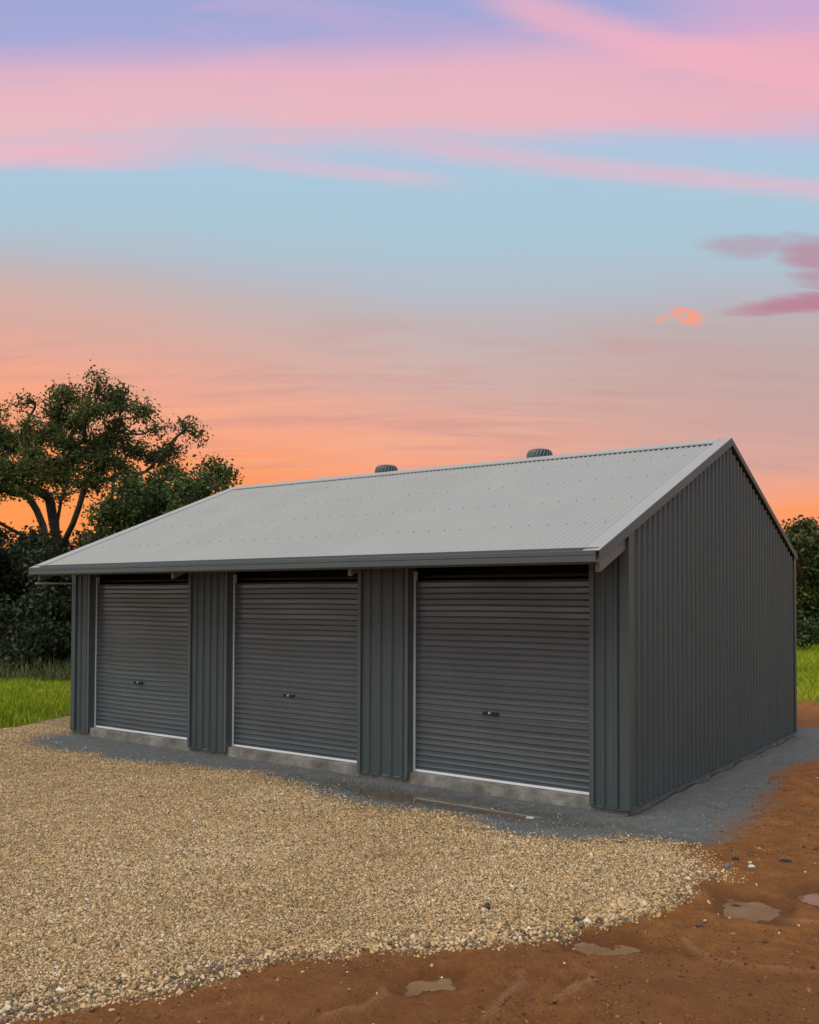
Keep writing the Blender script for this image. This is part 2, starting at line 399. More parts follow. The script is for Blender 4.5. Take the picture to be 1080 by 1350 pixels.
class MB:
    def __init__(s):
        s.v = []; s.f = []
    def box(s, x0, x1, y0, y1, z0, z1):
        b = len(s.v)
        s.v += [(x0, y0, z0), (x1, y0, z0), (x1, y1, z0), (x0, y1, z0), (x0, y0, z1), (x1, y0, z1), (x1, y1, z1), (x0, y1, z1)]
        s.f += [tuple(b + i for i in q) for q in ((3, 2, 1, 0), (4, 5, 6, 7), (0, 1, 5, 4), (1, 2, 6, 5), (2, 3, 7, 6), (3, 0, 4, 7))]
        return s
    def prism(s, poly, x0, x1):                          # closed (y, z) outline run along x
        b = len(s.v); n = len(poly)
        s.v += [(x0, y, z) for y, z in poly] + [(x1, y, z) for y, z in poly]
        s.f.append(tuple(b + i for i in range(n))); s.f.append(tuple(b + n + i for i in reversed(range(n))))
        for i in range(n):
            j = (i + 1) % n
            s.f.append((b + i, b + n + i, b + n + j, b + j))
        return s
    def tube(s, p0, p1, r0, r1, n=6, caps=False):
        a = Vector(p0); c = Vector(p1); d = c - a
        if d.length < 1e-6:
            return s
        q = d.to_track_quat('Z', 'Y').to_matrix()
        b = len(s.v)
        for (o, r) in ((a, r0), (c, r1)):
            for k in range(n):
                w = 2 * math.pi * k / n
                s.v.append(tuple(o + q @ Vector((r * math.cos(w), r * math.sin(w), 0))))
        for k in range(n):
            j = (k + 1) % n
            s.f.append((b + k, b + j, b + n + j, b + n + k))
        if caps:
            s.f.append(tuple(b + k for k in reversed(range(n)))); s.f.append(tuple(b + n + k for k in range(n)))
        return s
    def strip(s, rows):                                  # rows of points -> quads
        b = len(s.v); n = len(rows[0])
        for r in rows:
            s.v += [tuple(q) for q in r]
        for i in range(len(rows) - 1):
            for k in range(n - 1):
                s.f.append((b + i * n + k, b + i * n + k + 1, b + (i + 1) * n + k + 1, b + (i + 1) * n + k))
        return s
    def mesh(s, name, mt, smooth=False):
        me = bpy.data.meshes.new(name)
        me.from_pydata(s.v, [], s.f)
        if smooth:
            me.polygons.foreach_set('use_smooth', [True] * len(me.polygons))
        me.materials.append(mt)
        me.update()
        return me
    def build(s, name, mt, parent=None, smooth=False, bevel=0.0):
        o = bpy.data.objects.new(name, s.mesh(name, mt, smooth))
        link(o, parent)
        if bevel:
            b = o.modifiers.new('bevel', 'BEVEL'); b.width = bevel; b.segments = 2; b.limit_method = 'ANGLE'
        return o

def np_mesh(name, verts, faces, mt, attrs=None, smooth=False):
    """verts (n,3), faces (m,k) uniform; attrs name -> per-vertex floats"""
    me = bpy.data.meshes.new(name)
    nv, (nf, k) = len(verts), faces.shape
    me.vertices.add(nv); me.vertices.foreach_set('co', np.ascontiguousarray(verts, dtype=np.float32).ravel())
    me.loops.add(nf * k); me.loops.foreach_set('vertex_index', faces.astype(np.int32).ravel())
    me.polygons.add(nf)
    me.polygons.foreach_set('loop_start', np.arange(0, nf * k, k, dtype=np.int32))
    me.polygons.foreach_set('loop_total', np.full(nf, k, dtype=np.int32))
    if smooth:
        me.polygons.foreach_set('use_smooth', np.ones(nf, dtype=bool))
    for n, a in (attrs or {}).items():
        at_ = me.attributes.new(n, 'FLOAT', 'POINT'); at_.data.foreach_set('value', np.ascontiguousarray(a, dtype=np.float32))
    me.materials.append(mt)
    me.update(); me.validate()
    return me

# ------------------------------------------------------------------ numpy value noise
def vnoise(x, y, seed=0):
    xi = np.floor(x).astype(np.int64); yi = np.floor(y).astype(np.int64)
    xf = x - xi; yf = y - yi
    def h(a, b):
        n = (a * 374761393 + b * 668265263 + seed * 1442695041) & 0xffffffff
        n = ((n ^ (n >> 13)) * 1274126177) & 0xffffffff
        return ((n ^ (n >> 16)) & 0xffff) / 65535.0
    u = xf * xf * (3 - 2 * xf); v = yf * yf * (3 - 2 * yf)
    return (h(xi, yi) * (1 - u) + h(xi + 1, yi) * u) * (1 - v) + (h(xi, yi + 1) * (1 - u) + h(xi + 1, yi + 1) * u) * v - 0.5

def fbm(x, y, seed=0, oct=4):
    s = 0; a = 1.0; f = 1.0
    for i in range(oct):
        s = s + a * vnoise(x * f, y * f, seed + i); a *= 0.5; f *= 2.03
    return s

def poly_sd(px, py, poly):                               # signed distance, positive inside
    poly = np.array(poly); n = len(poly)
    d = np.full(px.shape, 1e18); ins = np.zeros(px.shape, bool)
    for i in range(n):
        a = poly[i]; b = poly[(i + 1) % n]
        ex, ey = b - a
        wx, wy = px - a[0], py - a[1]
        tt = np.clip((wx * ex + wy * ey) / (ex * ex + ey * ey + 1e-12), 0, 1)
        d = np.minimum(d, (wx - ex * tt) ** 2 + (wy - ey * tt) ** 2)
        c = ((a[1] <= py) & (b[1] > py)) | ((b[1] <= py) & (a[1] > py))
        with np.errstate(divide='ignore', invalid='ignore'):
            xx = a[0] + (py - a[1]) / (b[1] - a[1]) * ex
        ins ^= c & (px < xx)
    d = np.sqrt(d)
    return np.where(ins, d, -d)

def line_d(px, py, pts):
    d = np.full(px.shape, 1e18)
    for a, b in zip(pts[:-1], pts[1:]):
        ex, ey = b[0] - a[0], b[1] - a[1]
        wx, wy = px - a[0], py - a[1]
        tt = np.clip((wx * ex + wy * ey) / (ex * ex + ey * ey + 1e-12), 0, 1)
        d = np.minimum(d, (wx - ex * tt) ** 2 + (wy - ey * tt) ** 2)
    return np.sqrt(d)

G2 = lambda pts: [tuple(gnd(*q)[:2]) for q in pts]
# dims of the shed
L, WD, RZ, OV = 9.53, 7.04, 4.40, 0.81
SL = (RZ - 3.0) / (WD / 2)
# regions of the yard, traced on the ground
POLY_GRAVEL = [(-13.0, -8.2), (-11.3, -2.2), (-10.95, -0.5), (-11.35, 1.2), (-11.2, 1.6), (-9.7, 2.2), (-9.62, 0.2), (-9.75, -0.55)] + G2([(30, 984), (100, 995), (140, 1003), (200, 1008), (260, 1013), (330, 1021),
               (390, 1036), (440, 1052), (490, 1063), (540, 1071), (600, 1082), (632, 1100), (680, 1110), (760, 1112), (830, 1111), (880, 1119),
               (922, 1136), (948, 1156), (930, 1178), (900, 1194), (850, 1212), (800, 1222), (750, 1230), (690, 1242), (640, 1248), (590, 1254),
               (540, 1260), (480, 1267), (420, 1274), (360, 1282), (300, 1292), (240, 1302), (180, 1314), (100, 1332), (0, 1352)]) + [(-1.2, -7.2), (-3, -9.5), (-9, -12)]
POLY_APRON = [(-9.9, 0.2), (-10.0, -0.5), (-9.9, -1.6), (-6, -2.2), (-1, -2.6), (0.6, -1.3)] + G2([(900, 1122), (955, 1108), (975, 1086), (1008, 1062), (1002, 1046), (1036, 1016), (1078, 1000)]) + \
             [(0.95, 7.0), (0.35, 8.2), (-0.4, 7.6), (-L - 0.3, 7.5), (-L - 0.5, 1.5)]
# puddles: centre px, half width px, half depth px, level
PUDDLES = [((570, 1294), 47, 12, -0.020), ((797, 1249), 56, 11, -0.020), ((990, 1197), 34, 11, -0.022), ((1082, 1181), 26, 9, -0.022)]
def pud_geom(c, hw, hd):
    o = gnd(*c)[:2]
    a = np.linalg.norm(gnd(c[0] + hw, c[1])[:2] - o)
    b = np.linalg.norm(gnd(c[0], c[1] - hd)[:2] - o)
    return o, a, b
PG = [(pud_geom(c, hw, hd), lv) for c, hw, hd, lv in PUDDLES]
APG = (np.array([-1.75, -0.60]), 1.35, 0.21, -0.012)     # the one along the shed front
TRAILS = [G2(q) for q in ([(905, 1240), (915, 1258), (945, 1272), (990, 1282), (1040, 1287), (1080, 1290)], [(640, 1350), (668, 1322), (692, 1300), (688, 1288)],
                          [(430, 1344), (480, 1333), (508, 1318), (505, 1308)], [(1010, 1200), (1050, 1215), (1090, 1216)], [(735, 1322), (775, 1300), (782, 1285), (760, 1275)])]

def masks(x, y):
    wob = 0.22 * fbm(x * 1.3, y * 1.3, 5) + 0.07 * fbm(x * 7, y * 7, 9, 3)
    g = np.clip(0.5 + (poly_sd(x, y, POLY_GRAVEL) + wob * 1.0) / (0.30 + 0.60 * (y > -1.75)), 0, 1)
    a = np.clip(0.5 + (poly_sd(x, y, POLY_APRON) + wob * 0.8) / 0.95, 0, 1)
    dep = (x - CAM[0]) * HF[0] + (y - CAM[1]) * HF[1]
    # lawn: the paddock to the left and behind the yard
    ll = np.minimum(-(x + 10.75) + 0.32 * (y - 0.0), 1e9)
    rr = y - 12.4 + 0.25 * (x + 1)
    lw = np.maximum(np.where(y > -12, -(x + 10.6) + 0.02 * y, -9), rr)
    lw = np.maximum(lw, np.where(y > 8.5, -(x + 6.0), -9))
    left_ok = np.minimum(-(x + 10.9) + 0.30 * (y - 0.0) * (y < 0) - 0.30 * (y > 0) * 0, y + 0.35 - 0.25 * (x + 10.9) * 0)
    l = np.clip(0.5 + (lw + wob * 0.8) / 0.5, 0, 1)
    l = l * (1 - g)
    return g, a * (1 - g), l

def height(x, y, full=False):
    g, a, l = masks(x, y)
    near = np.clip(1.6 - np.hypot(x - 1, y + 3) / 14, 0, 1)
    d = np.clip(1 - g - a - l, 0, 1)
    h = 0.016 * fbm(x * 0.9, y * 0.9, 21) * (0.4 + d) + 0.012 * d
    h = h + near * d * (0.042 * fbm(x * 2.3, y * 2.3, 31) + 0.034 * np.abs(fbm(x * 5.5, y * 5.5, 41)) + 0.006 * fbm(x * 21, y * 21, 43, 3))
    h = h + g * (0.032 + 0.014 * fbm(x * 1.7, y * 1.7, 51) + 0.010 * fbm(x * 9, y * 9, 53, 3))
    h = h + a * 0.008 * fbm(x * 6, y * 6, 61)
    h = h + l * (0.05 * fbm(x * 0.4, y * 0.4, 71) + 0.01)
    wet = np.zeros_like(h); silt = np.zeros_like(h)
    for i, T in enumerate(TRAILS):
        q = line_d(x, y, T) + 0.03 * fbm(x * 9, y * 9, 81 + i)
        k = np.exp(-(q / 0.030) ** 2)
        silt = np.maximum(silt, k * (1 - g)); h = h + 0.014 * k * (1 - g) - 0.026 * np.exp(-((q - 0.075) / 0.035) ** 2) * (1 - g)
    def bowl(o, A, B, lv, ux, uy, sd, h, wet):
        u = ((x - o[0]) * ux[0] + (y - o[1]) * ux[1]) / A
        v = ((x - o[0]) * uy[0] + (y - o[1]) * uy[1]) / B
        q = np.sqrt(u * u + v * v) + 0.85 * fbm(x * 4.6, y * 4.6, sd, 3) + 0.40 * fbm(x * 17, y * 17, sd + 5, 2)
        w = np.clip((1.9 - q) / 0.75, 0, 1); w = w * w * (3 - 2 * w)
        prof = lv + 0.030 * np.clip(q - 1.0, -1, 1.3)
        return h * (1 - w) + prof * w, np.maximum(wet, np.clip(2.1 - q, 0, 1) ** 1.0)
    for i, ((o, A, B), lv) in enumerate(PG):
        h, wet = bowl(o, A, B, lv, HR, HF, 91 + i, h, wet)
    o, A, B, lv = APG
    h, wet = bowl(o, A, B, lv, (1, 0), (0, 1), 131, h, wet)
    # broad damp of the clay near the lower edge
    dep = (x - CAM[0]) * HF[0] + (y - CAM[1]) * HF[1]
    wet = np.maximum(wet, 0.55 * d * np.clip((6.4 - dep) / 1.8 + 0.8 * fbm(x * 1.1, y * 1.1, 141), 0, 1))
    # crust along the slab on the gable side
    gx = np.exp(-((x - 0.05) / 0.07) ** 2) * (y > -0.05) * (y < WD + 0.1)
    h = h + gx * (-0.030 + 0.06 * fbm(x * 1.0, y * 2.6, 151, 3))
    if full:
        return h, g, a, l, wet, silt
    return h

def lines(a, b, step, lo, hi, gr=1.16):
    c = list(np.arange(a, b + step * 0.5, step))
    s = step; q = c[-1]
    while q < hi:
        s = min(s * gr, 80); q += s; c.append(q)
    s = step; q = c[0]; pre = []
    while q > lo:
        s = min(s * gr, 80); q -= s; pre.append(q)
    return np.array(pre[::-1] + c)
gx_ = lines(-3.2, 3.9, 0.026, -900, 900, 1.035)
gy_ = lines(-6.8, 0.1, 0.026, -900, 900, 1.035)
X, Y = np.meshgrid(gx_, gy_)
Hh, g_, a_, l_, wet_, silt_ = height(X.ravel(), Y.ravel(), True)
V = np.stack([X.ravel(), Y.ravel(), Hh], 1)
nx, ny = len(gx_), len(gy_)
I = (np.arange(ny - 1)[:, None] * nx + np.arange(nx - 1)[None, :]).ravel()
F = np.stack([I, I + 1, I + nx + 1, I + nx], 1)
fm = lambda q: q[F].mean(1)
lab = np.argmax(np.stack([fm(1 - np.clip(g_ + a_ + l_, 0, 1)), fm(g_), fm(a_), fm(l_)], 1), 1)
names = [('ground', 'damp red brown clay ground with puddles and silt trails', 'ground'), ('gravel_drive', 'broad spread of loose tan gravel before the shed doors', 'gravel drive'),
         ('stone_apron', 'grey crushed stone apron around the shed slab', 'apron'), ('lawn', 'rough green paddock around the yard', 'lawn')]
for k, (nm_, lb, ct) in enumerate(names):
    fs = F[lab == k]
    used, inv = np.unique(fs, return_inverse=True)
    me = np_mesh(nm_, V[used], inv.reshape(-1, 4), M_GROUND,
                 {'m_gravel': g_[used], 'm_apron': a_[used], 'm_lawn': l_[used], 'm_wet': wet_[used], 'm_silt': silt_[used]}, True)
    tag(link(bpy.data.objects.new(nm_, me)), lb, ct, kind='structure')

# water in the hollows
def water(o, A, B, lv, ux, uy, mt, label, seed):
    n = 40; vs = []
    for k in range(n):
        w = 2 * math.pi * k / n
        r = 1.70
        q = o + np.array(ux) * A * r * math.cos(w) + np.array(uy) * B * r * math.sin(w)
        vs.append((q[0], q[1], lv - 0.004))
    mb = MB(); mb.v = vs + [(o[0], o[1], lv - 0.004)]
    mb.f = [(k, (k + 1) % n, n) for k in range(n)]
    tag(mb.build('puddle', mt), label, 'puddle', kind='structure')
plabels = ['small oval muddy puddle below the gravel edge, closest to its tail of stones', 'muddy puddle in the clay just off the gravel edge',
           'shallow puddle beside the dark pebble at the gravel tip', 'bright puddle in the clay reflecting pale sky']
for i, ((o, A, B), lv) in enumerate(PG):
    water(o, A, B, lv, HR, HF, M_WATER, plabels[i], i)
water(APG[0], APG[1], APG[2], APG[3], (1, 0), (0, 1), M_WATER2, 'long thin puddle along the slab below a roller door', 9)

# ================================================================== shed
shed = empty('shed', (-L / 2, WD / 2, 0), 'charcoal steel shed with three roller doors and pale grey gable roof', 'shed')
SHED_INV = Matrix.Translation((L / 2, -WD / 2, 0))
def part(mb, name, mt, parent=None, smooth=False, bevel=0.0, label=None):
    """geometry in world space -> child of shed (or of one of its parts) keeping its place"""
    o = mb.build(name, mt, parent or shed, smooth, bevel)
    o.matrix_parent_inverse = SHED_INV if parent is None else Matrix.Identity(4)
    if parent is not None:
        o.matrix_parent_inverse = Matrix.Identity(4)
    if label:
        o['label'] = label
    return o

zr = lambda y: 3.0 + SL * y if y <= WD / 2 else 3.0 + SL * (WD - y)      # top of the barge line

# slab, slightly ragged edge
mb = MB()
def slab_ring(z, ins):
    pts = []
    x0, x1, y0, y1 = -L + ins, -ins, ins, WD - ins
    for k in range(96): pts.append((x0 + (x1 - x0) * k / 96, y0, z))
    for k in range(70): pts.append((x1, y0 + (y1 - y0) * k / 70, z))
    for k in range(96): pts.append((x1 - (x1 - x0) * k / 96, y1, z))
    for k in range(70): pts.append((x0, y1 - (y1 - y0) * k / 70, z))
    return pts
rings = []
for z, ins in ((-0.25, 0.0), (0.03, 0.004), (0.105, 0.006), (0.128, 0.010), (0.130, 0.030), (0.130, 0.50)):
    r = slab_ring(z, ins)
    r = [(x + (random.uniform(-1, 1) * 0.005 if z < 0.12 else 0), y + (random.uniform(-1, 1) * 0.005 if z < 0.12 else 0), q + (random.uniform(-0.006, 0.004) if 0.1 < q < 0.13 and z > 0.12 else 0)) for x, y, q in r]
    rings.append(r + [r[0]])
mb.strip(rings)
n_ = len(rings[-1])
mb.f.append(tuple(len(mb.v) - n_ + k for k in range(n_ - 1)))
part(mb, 'concrete_slab', M_CONC)

# ribbed wall sheets ------------------------------------------------
PIT = WD / 45
def rib_profile(u0, n, pitch=PIT, d=0.024):
    """n ribs: pan, slope, crest, slope ; returns (u, depth)"""
    out = [(u0, 0.0)]
    for k in range(n):
        b = u0 + k * pitch
        out += [(b + pitch * 0.50, 0.0), (b + pitch * 0.60, d), (b + pitch * 0.79, d), (b + pitch * 0.89, 0.0)]
        out.append((b + pitch, 0.0))
    return out
def sheet(prof, fn, zb, zt, splits=()):
    """fn(u,d,z)->xyz ; zt(u) top"""
    pts = []
    for q in prof:
        pts.append(q)
    rows = [[fn(u, d, zb) for u, d in pts], [fn(u, d, zb + 0.5 * (zt(u) - zb)) for u, d in pts], [fn(u, d, zt(u)) for u, d in pts]]
    return MB().strip(rows)
ZB = 0.066
for side, xs, sg in (('right', 0.0, 1), ('left', -L, -1)):
    for k in range(9):
        u0 = k * 5 * PIT
        prof = rib_profile(u0, 5)
        mb = sheet(prof, lambda u, d, z: (xs + sg * d, u if sg > 0 else u, z), ZB, lambda u: zr(u) - (0.085 if u < WD / 2 else 0.142))
        if sg < 0:
            mb.f = [tuple(reversed(f)) for f in mb.f]
        part(mb, 'wall_sheet', M_WALL)
for k in range(12):                                      # rear wall
    u0 = k * L / 12
    mb = sheet(rib_profile(u0, 5, L / 60), lambda u, d, z: (-u, WD + d, z), ZB, lambda u: 2.90)
    part(mb, 'wall_sheet', M_WALL)
# front piers between the doors
PIERS = [(-L, -9.087), (-6.712, -5.9075), (-3.544, -2.7695), (-0.4104, 0.0)]
for i, (x0, x1) in enumerate(PIERS):
    a, b = x0 + 0.045, x1 - 0.045
    if i == 0: a = x0 + 0.06
    if i == 3: b = x1 - 0.075
    n = max(2, round((b - a) / 0.158))
    mb = sheet(rib_profile(a, n, (b - a) / n, 0.026), lambda u, d, z: (u, -d, z), ZB, lambda u: 2.90)
    part(mb, 'wall_sheet', M_WALL)
    # jamb flashings wrap the pier edge back to the door
    for e, s in ((x0, 1), (x1, -1)):
        if (i == 0 and s == 1) or (i == 3 and s == -1):
            continue
        mb = MB()
        mb.box(min(e, e + s * 0.047), max(e, e + s * 0.047), -0.034, -0.030, ZB - 0.004, 2.90)      # face
        xo = e - s * 0.0015
        mb.box(min(e, xo), max(e, xo), -0.034, 0.16, ZB + 0.05, 2.90)                              # return
        mb.box(min(e + s * 0.045, e + s * 0.047), max(e + s * 0.045, e + s * 0.047), -0.030, -0.004, ZB, 2.90)
        part(mb, 'jamb_flashing', M_TRIM)
# corner flashings
for xs, sg in ((0.0, 1), (-L, -1)):
    for yc, sy in ((0.0, -1), (WD, 1)):
        mb = MB()
        o = 0.033
        ztop = 2.92
        xa, xb = xs + sg * o, xs - sg * 0.072
        mb.box(min(xa, xb), max(xa, xb), min(yc + sy * o, yc + sy * (o - 0.003)), max(yc + sy * o, yc + sy * (o - 0.003)), ZB - 0.006, ztop)
        ya, yb = yc + sy * (o - 0.003), yc - sy * 0.085
        mb.box(min(xa, xa - sg * 0.003), max(xa, xa - sg * 0.003), min(ya, yb), max(ya, yb), ZB - 0.006, ztop)
        mb.box(min(xb, xb + sg * 0.003), max(xb, xb + sg * 0.003), min(yc + sy * 0.002, ya), max(yc + sy * 0.002, ya), ZB, ztop)
        part(mb, 'corner_flashing', M_WALL)
# base strip at the foot of the gable walls and piers
for xs, sg in ((0.0, 1), (-L, -1)):
    mb = MB()
    a, b = xs + sg * 0.001, xs + sg * 0.034
    mb.prism([(0, 0)] * 3, 0, 0) if False else None
    mb.box(min(a, b), max(a, b), 0.0, WD, ZB - 0.016, ZB - 0.012)
    mb.box(min(b, b + sg * 0.003), max(b, b + sg * 0.003), 0.0, WD, ZB - 0.028, ZB - 0.004)
    part(mb, 'base_flashing', M_TRIM)
for x0, x1 in PIERS:
    part(MB().box(x0, x1, -0.036, 0.0, ZB - 0.014, ZB - 0.008), 'base_flashing', M_TRIM)

# near black panel added above each door to paint the gap's shade
DOORS = [(PIERS[i][1], PIERS[i + 1][0]) for i in range(3)]
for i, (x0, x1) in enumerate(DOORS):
    part(MB().box(x0 - 0.2, x1 + 0.2, 0.64, 0.66, 2.0, 3.12), 'gap_shade_panel', M_EAVE_SHADE)
    part(MB().box(x0 + 0.004, x1 - 0.004, 0.18, 0.22, 2.47, 2.50), 'eave_girt', M_EAVE_SHADE)

# roller doors -------------------------------------------------------
def rolled(x0, x1, seed):
    rnd = random.Random(seed)
    zs = []
    z = 0.155; k = 0
    P = 0.069
    while z < 2.43:
        t = rnd.uniform(-0.002, 0.002); dd = 0.0165 + rnd.uniform(-0.004, 0.004)
        zs += [(z, t * 0.4), (z + 0.044, t), (z + 0.045, 0.006), (z + 0.047, dd), (z + 0.050, dd + 0.0015), (z + 0.053, dd * 0.96), (z + 0.056, dd * 0.80), (z + 0.059, dd * 0.5), (z + 0.062, dd * 0.2), (z + 0.066, 0.0)]
        z += P; k += 1
    zs.append((z, 0.0))
    n = 14
    rows = []
    ph = rnd.uniform(0, 6)
    for (z, d) in zs:
        row = []
        for i in range(n + 1):
            u = i / n
            bow = 0.006 * math.sin(u * math.pi) * math.sin(z * 2.1 + ph) + 0.0025 * math.sin(u * 9 + z * 5 + ph)
            sag = 0.003 * math.sin(u * math.pi * 2 + ph + z * 3)
            row.append((x0 + (x1 - x0) * u, 0.108 - d + bow, z + sag))
        rows.append(row)
    mb = MB().strip(rows)
    # coil at the top, behind the opening
    a, b = (x0, 0.40, 2.80), (x1, 0.40, 2.80)
    mb.tube(a, b, 0.17, 0.17, 20, True)
    return mb
for i, (x0, x1) in enumerate(DOORS):
    mb = rolled(x0 + 0.03, x1 - 0.03, 5 + i)
    door = part(mb, 'roller_door', M_DOOR)
    def sub(mb, name, mt, bevel=0.0):
        return part(mb, name, mt, door, False, bevel)
    sub(MB().box(x0 + 0.032, x1 - 0.032, 0.088, 0.124, 0.134, 0.160), 'bottom_rail', M_ALU, 0.003)
    for xa in (x0 + 0.004, x1 - 0.032):
        g2 = MB()
        g2.box(xa, xa + 0.028, 0.084, 0.088, 0.132, 2.55).box(xa, xa + 0.028, 0.122, 0.126, 0.132, 2.55)
        if xa < (x0 + x1) / 2: g2.box(xa, xa + 0.003, 0.088, 0.122, 0.132, 2.55)
        else: g2.box(xa + 0.025, xa + 0.028, 0.088, 0.122, 0.132, 2.55)
        sub(g2, 'guide_track', M_GALV)
    xc = (x0 + x1) / 2 - 0.10
    zc = 0.905
    h = MB().box(xc - 0.10, xc - 0.045, 0.080, 0.104, zc - 0.012, zc + 0.020)
    h.box(xc + 0.02, xc + 0.10, 0.080, 0.104, zc - 0.018, zc + 0.020)
    h.box(xc - 0.045, xc + 0.02, 0.086, 0.098, zc - 0.016, zc - 0.006)
    sub(h, 'handle', M_BLACK, 0.003)
    sub(MB().tube((xc - 0.012, 0.098, zc + 0.008), (xc - 0.012, 0.078, zc + 0.008), 0.012, 0.012, 12, True), 'lock', M_GALV)

# roof ---------------------------------------------------------------
PR = L / 125.0
RH = 0.0125
def roof_sheet_mesh():
    n = 10 * 8
    y0, y1 = -OV + 0.05, WD / 2 - 0.03
    rows = []
    for j in range(4):
        y = y0 + (y1 - y0) * j / 3
        row = []
        for k in range(n + 1):
            x = PR * 10 * k / n
            row.append((x, y, 3.0 + SL * y - 0.034 + RH * math.cos(2 * math.pi * k / 8)))
        rows.append(row)
    mb = MB().strip(rows)
    return mb
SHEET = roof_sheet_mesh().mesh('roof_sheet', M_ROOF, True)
# the last strip is half a sheet wide
def half(me_b):
    n = 5 * 8
    y0, y1 = -OV + 0.05, WD / 2 - 0.03
    rows = [[(PR * 5 * k / n, y, 3.0 + SL * y - 0.034 + RH * math.cos(2 * math.pi * k / 8)) for k in range(n + 1)] for y in (y0, (y0 + y1) / 2, y1)]
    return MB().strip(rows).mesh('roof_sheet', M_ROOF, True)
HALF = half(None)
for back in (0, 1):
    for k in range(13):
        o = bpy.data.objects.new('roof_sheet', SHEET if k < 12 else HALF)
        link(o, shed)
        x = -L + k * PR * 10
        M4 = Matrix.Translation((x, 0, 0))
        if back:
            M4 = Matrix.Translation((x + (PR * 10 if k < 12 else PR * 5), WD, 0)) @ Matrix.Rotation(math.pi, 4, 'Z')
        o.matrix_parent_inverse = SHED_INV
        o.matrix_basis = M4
# screws along the purlin lines
mb = MB()
for j, y in enumerate((-0.70, 0.15, 1.05, 1.95, 2.85, 3.36)):
    for k in range(j % 2, 125, 3):
        if random.random() < 0.06: continue
        x = -L + PR * k + PR * 0.0
        z = 3.0 + SL * y - 0.034 + RH
        mb.tube((x, y, z - 0.002), (x, y - 0.003, z + 0.008), 0.0075, 0.006, 6, True)
o = part(mb, 'roof_screws', M_FRAME); o['kind'] = 'stuff'
# ridge cap with the corrugation gaps left open below its edge
mb = MB()
w = 0.155
for s in (-1, 1):
    yb = WD / 2 + s * w
    zc = RZ + 0.004; ze = RZ - SL * w - 0.002
    yc = WD / 2
    pts = [(yc, zc), (yb, ze), (yb, ze - 0.016), (yb - s * 0.003, ze - 0.016), (yb - s * 0.003, ze - 0.004), (yc, zc - 0.004)]
    mb.prism(pts if s < 0 else pts[::-1], -L + 0.12, -0.12)
part(mb, 'ridge_cap', M_CAP)
# barge cappings: pale top flange, face coloured darker to paint in its shade
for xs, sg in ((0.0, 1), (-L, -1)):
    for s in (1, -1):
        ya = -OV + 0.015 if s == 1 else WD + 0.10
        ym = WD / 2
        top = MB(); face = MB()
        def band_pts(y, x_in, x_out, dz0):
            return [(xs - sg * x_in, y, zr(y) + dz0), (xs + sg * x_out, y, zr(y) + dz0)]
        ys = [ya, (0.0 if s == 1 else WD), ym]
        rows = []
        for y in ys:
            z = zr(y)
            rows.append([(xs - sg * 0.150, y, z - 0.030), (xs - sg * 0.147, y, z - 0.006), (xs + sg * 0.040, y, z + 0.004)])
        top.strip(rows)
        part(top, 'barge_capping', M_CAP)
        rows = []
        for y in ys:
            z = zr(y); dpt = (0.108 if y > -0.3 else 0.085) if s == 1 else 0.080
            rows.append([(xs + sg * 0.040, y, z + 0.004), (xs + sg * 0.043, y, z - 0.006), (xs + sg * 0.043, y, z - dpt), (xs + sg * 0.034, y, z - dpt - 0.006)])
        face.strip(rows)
        part(face, 'barge_board', M_BARGE_SHADE)
# gutter
zt = 3.0 - SL * OV + 0.012
def gutter(yf, sg_, name='gutter'):
    prof = [(0.10, 0.035), (0.10, -0.112), (0.008, -0.116), (0.0, -0.108), (0.0, -0.060), (0.006, -0.055), (0.006, -0.048), (0.0, -0.043), (0.0, -0.004), (0.006, 0.0), (0.012, -0.004),
            (0.009, -0.012), (0.009, -0.104), (0.094, -0.104), (0.094, 0.033)]
    prof = [(yf - sg_ * 0 + sg_ * a, zt + b) for a, b in prof]
    mb = MB().prism(prof if sg_ < 0 else prof[::-1], -L - 0.03, 0.008)
    for xe in (-L - 0.033, 0.008):
        mb.box(xe, xe + 0.003, min(yf, yf + sg_ * 0.1), max(yf, yf + sg_ * 0.1), zt - 0.116, zt)
    return part(mb, name, M_TRIM)
gutter(-OV, 1)
zt = zr(WD + 0.02) - 0.01
gutter(WD + 0.13, -1)
zt = 3.0 - SL * OV + 0.004
# rafter tails, eave purlin, bright strip painting the light caught on the far rafter's flange
def rafter(x, w_=0.05, yo=-OV + 0.13, deep=0.205, mt=M_FRAME):
    yi = 0.14
    f = lambda y: zr(y) - 0.052
    poly = [(yo, f(yo)), (yo + 0.012, f(yo) - deep + 0.01), (yo + 0.05, f(yo + 0.05) - deep), (yi, f(yi) - deep), (yi, f(yi))]
    return part(MB().prism(poly[::-1], x - w_ / 2, x + w_ / 2), 'rafter_tail', mt, None, False, 0.004)
for x in (-L + 0.03, -6.31, -3.157, -0.030):
    rafter(x)
part(MB().box(-L + 0.06, -0.06, -OV + 0.105, -OV + 0.125, zt - 0.12, zt - 0.02), 'fascia', M_FRAME)
part(MB().prism([(-0.70, zr(-0.70) - 0.275), (-0.66, zr(-0.66) - 0.275), (-0.02, zr(-0.70) - 0.262), (-0.02, zr(-0.7) - 0.282), (-0.70, zr(-0.70) - 0.292)], -L - 0.02, -L + 0.004), 'lit_flange_strip', M_GALV)

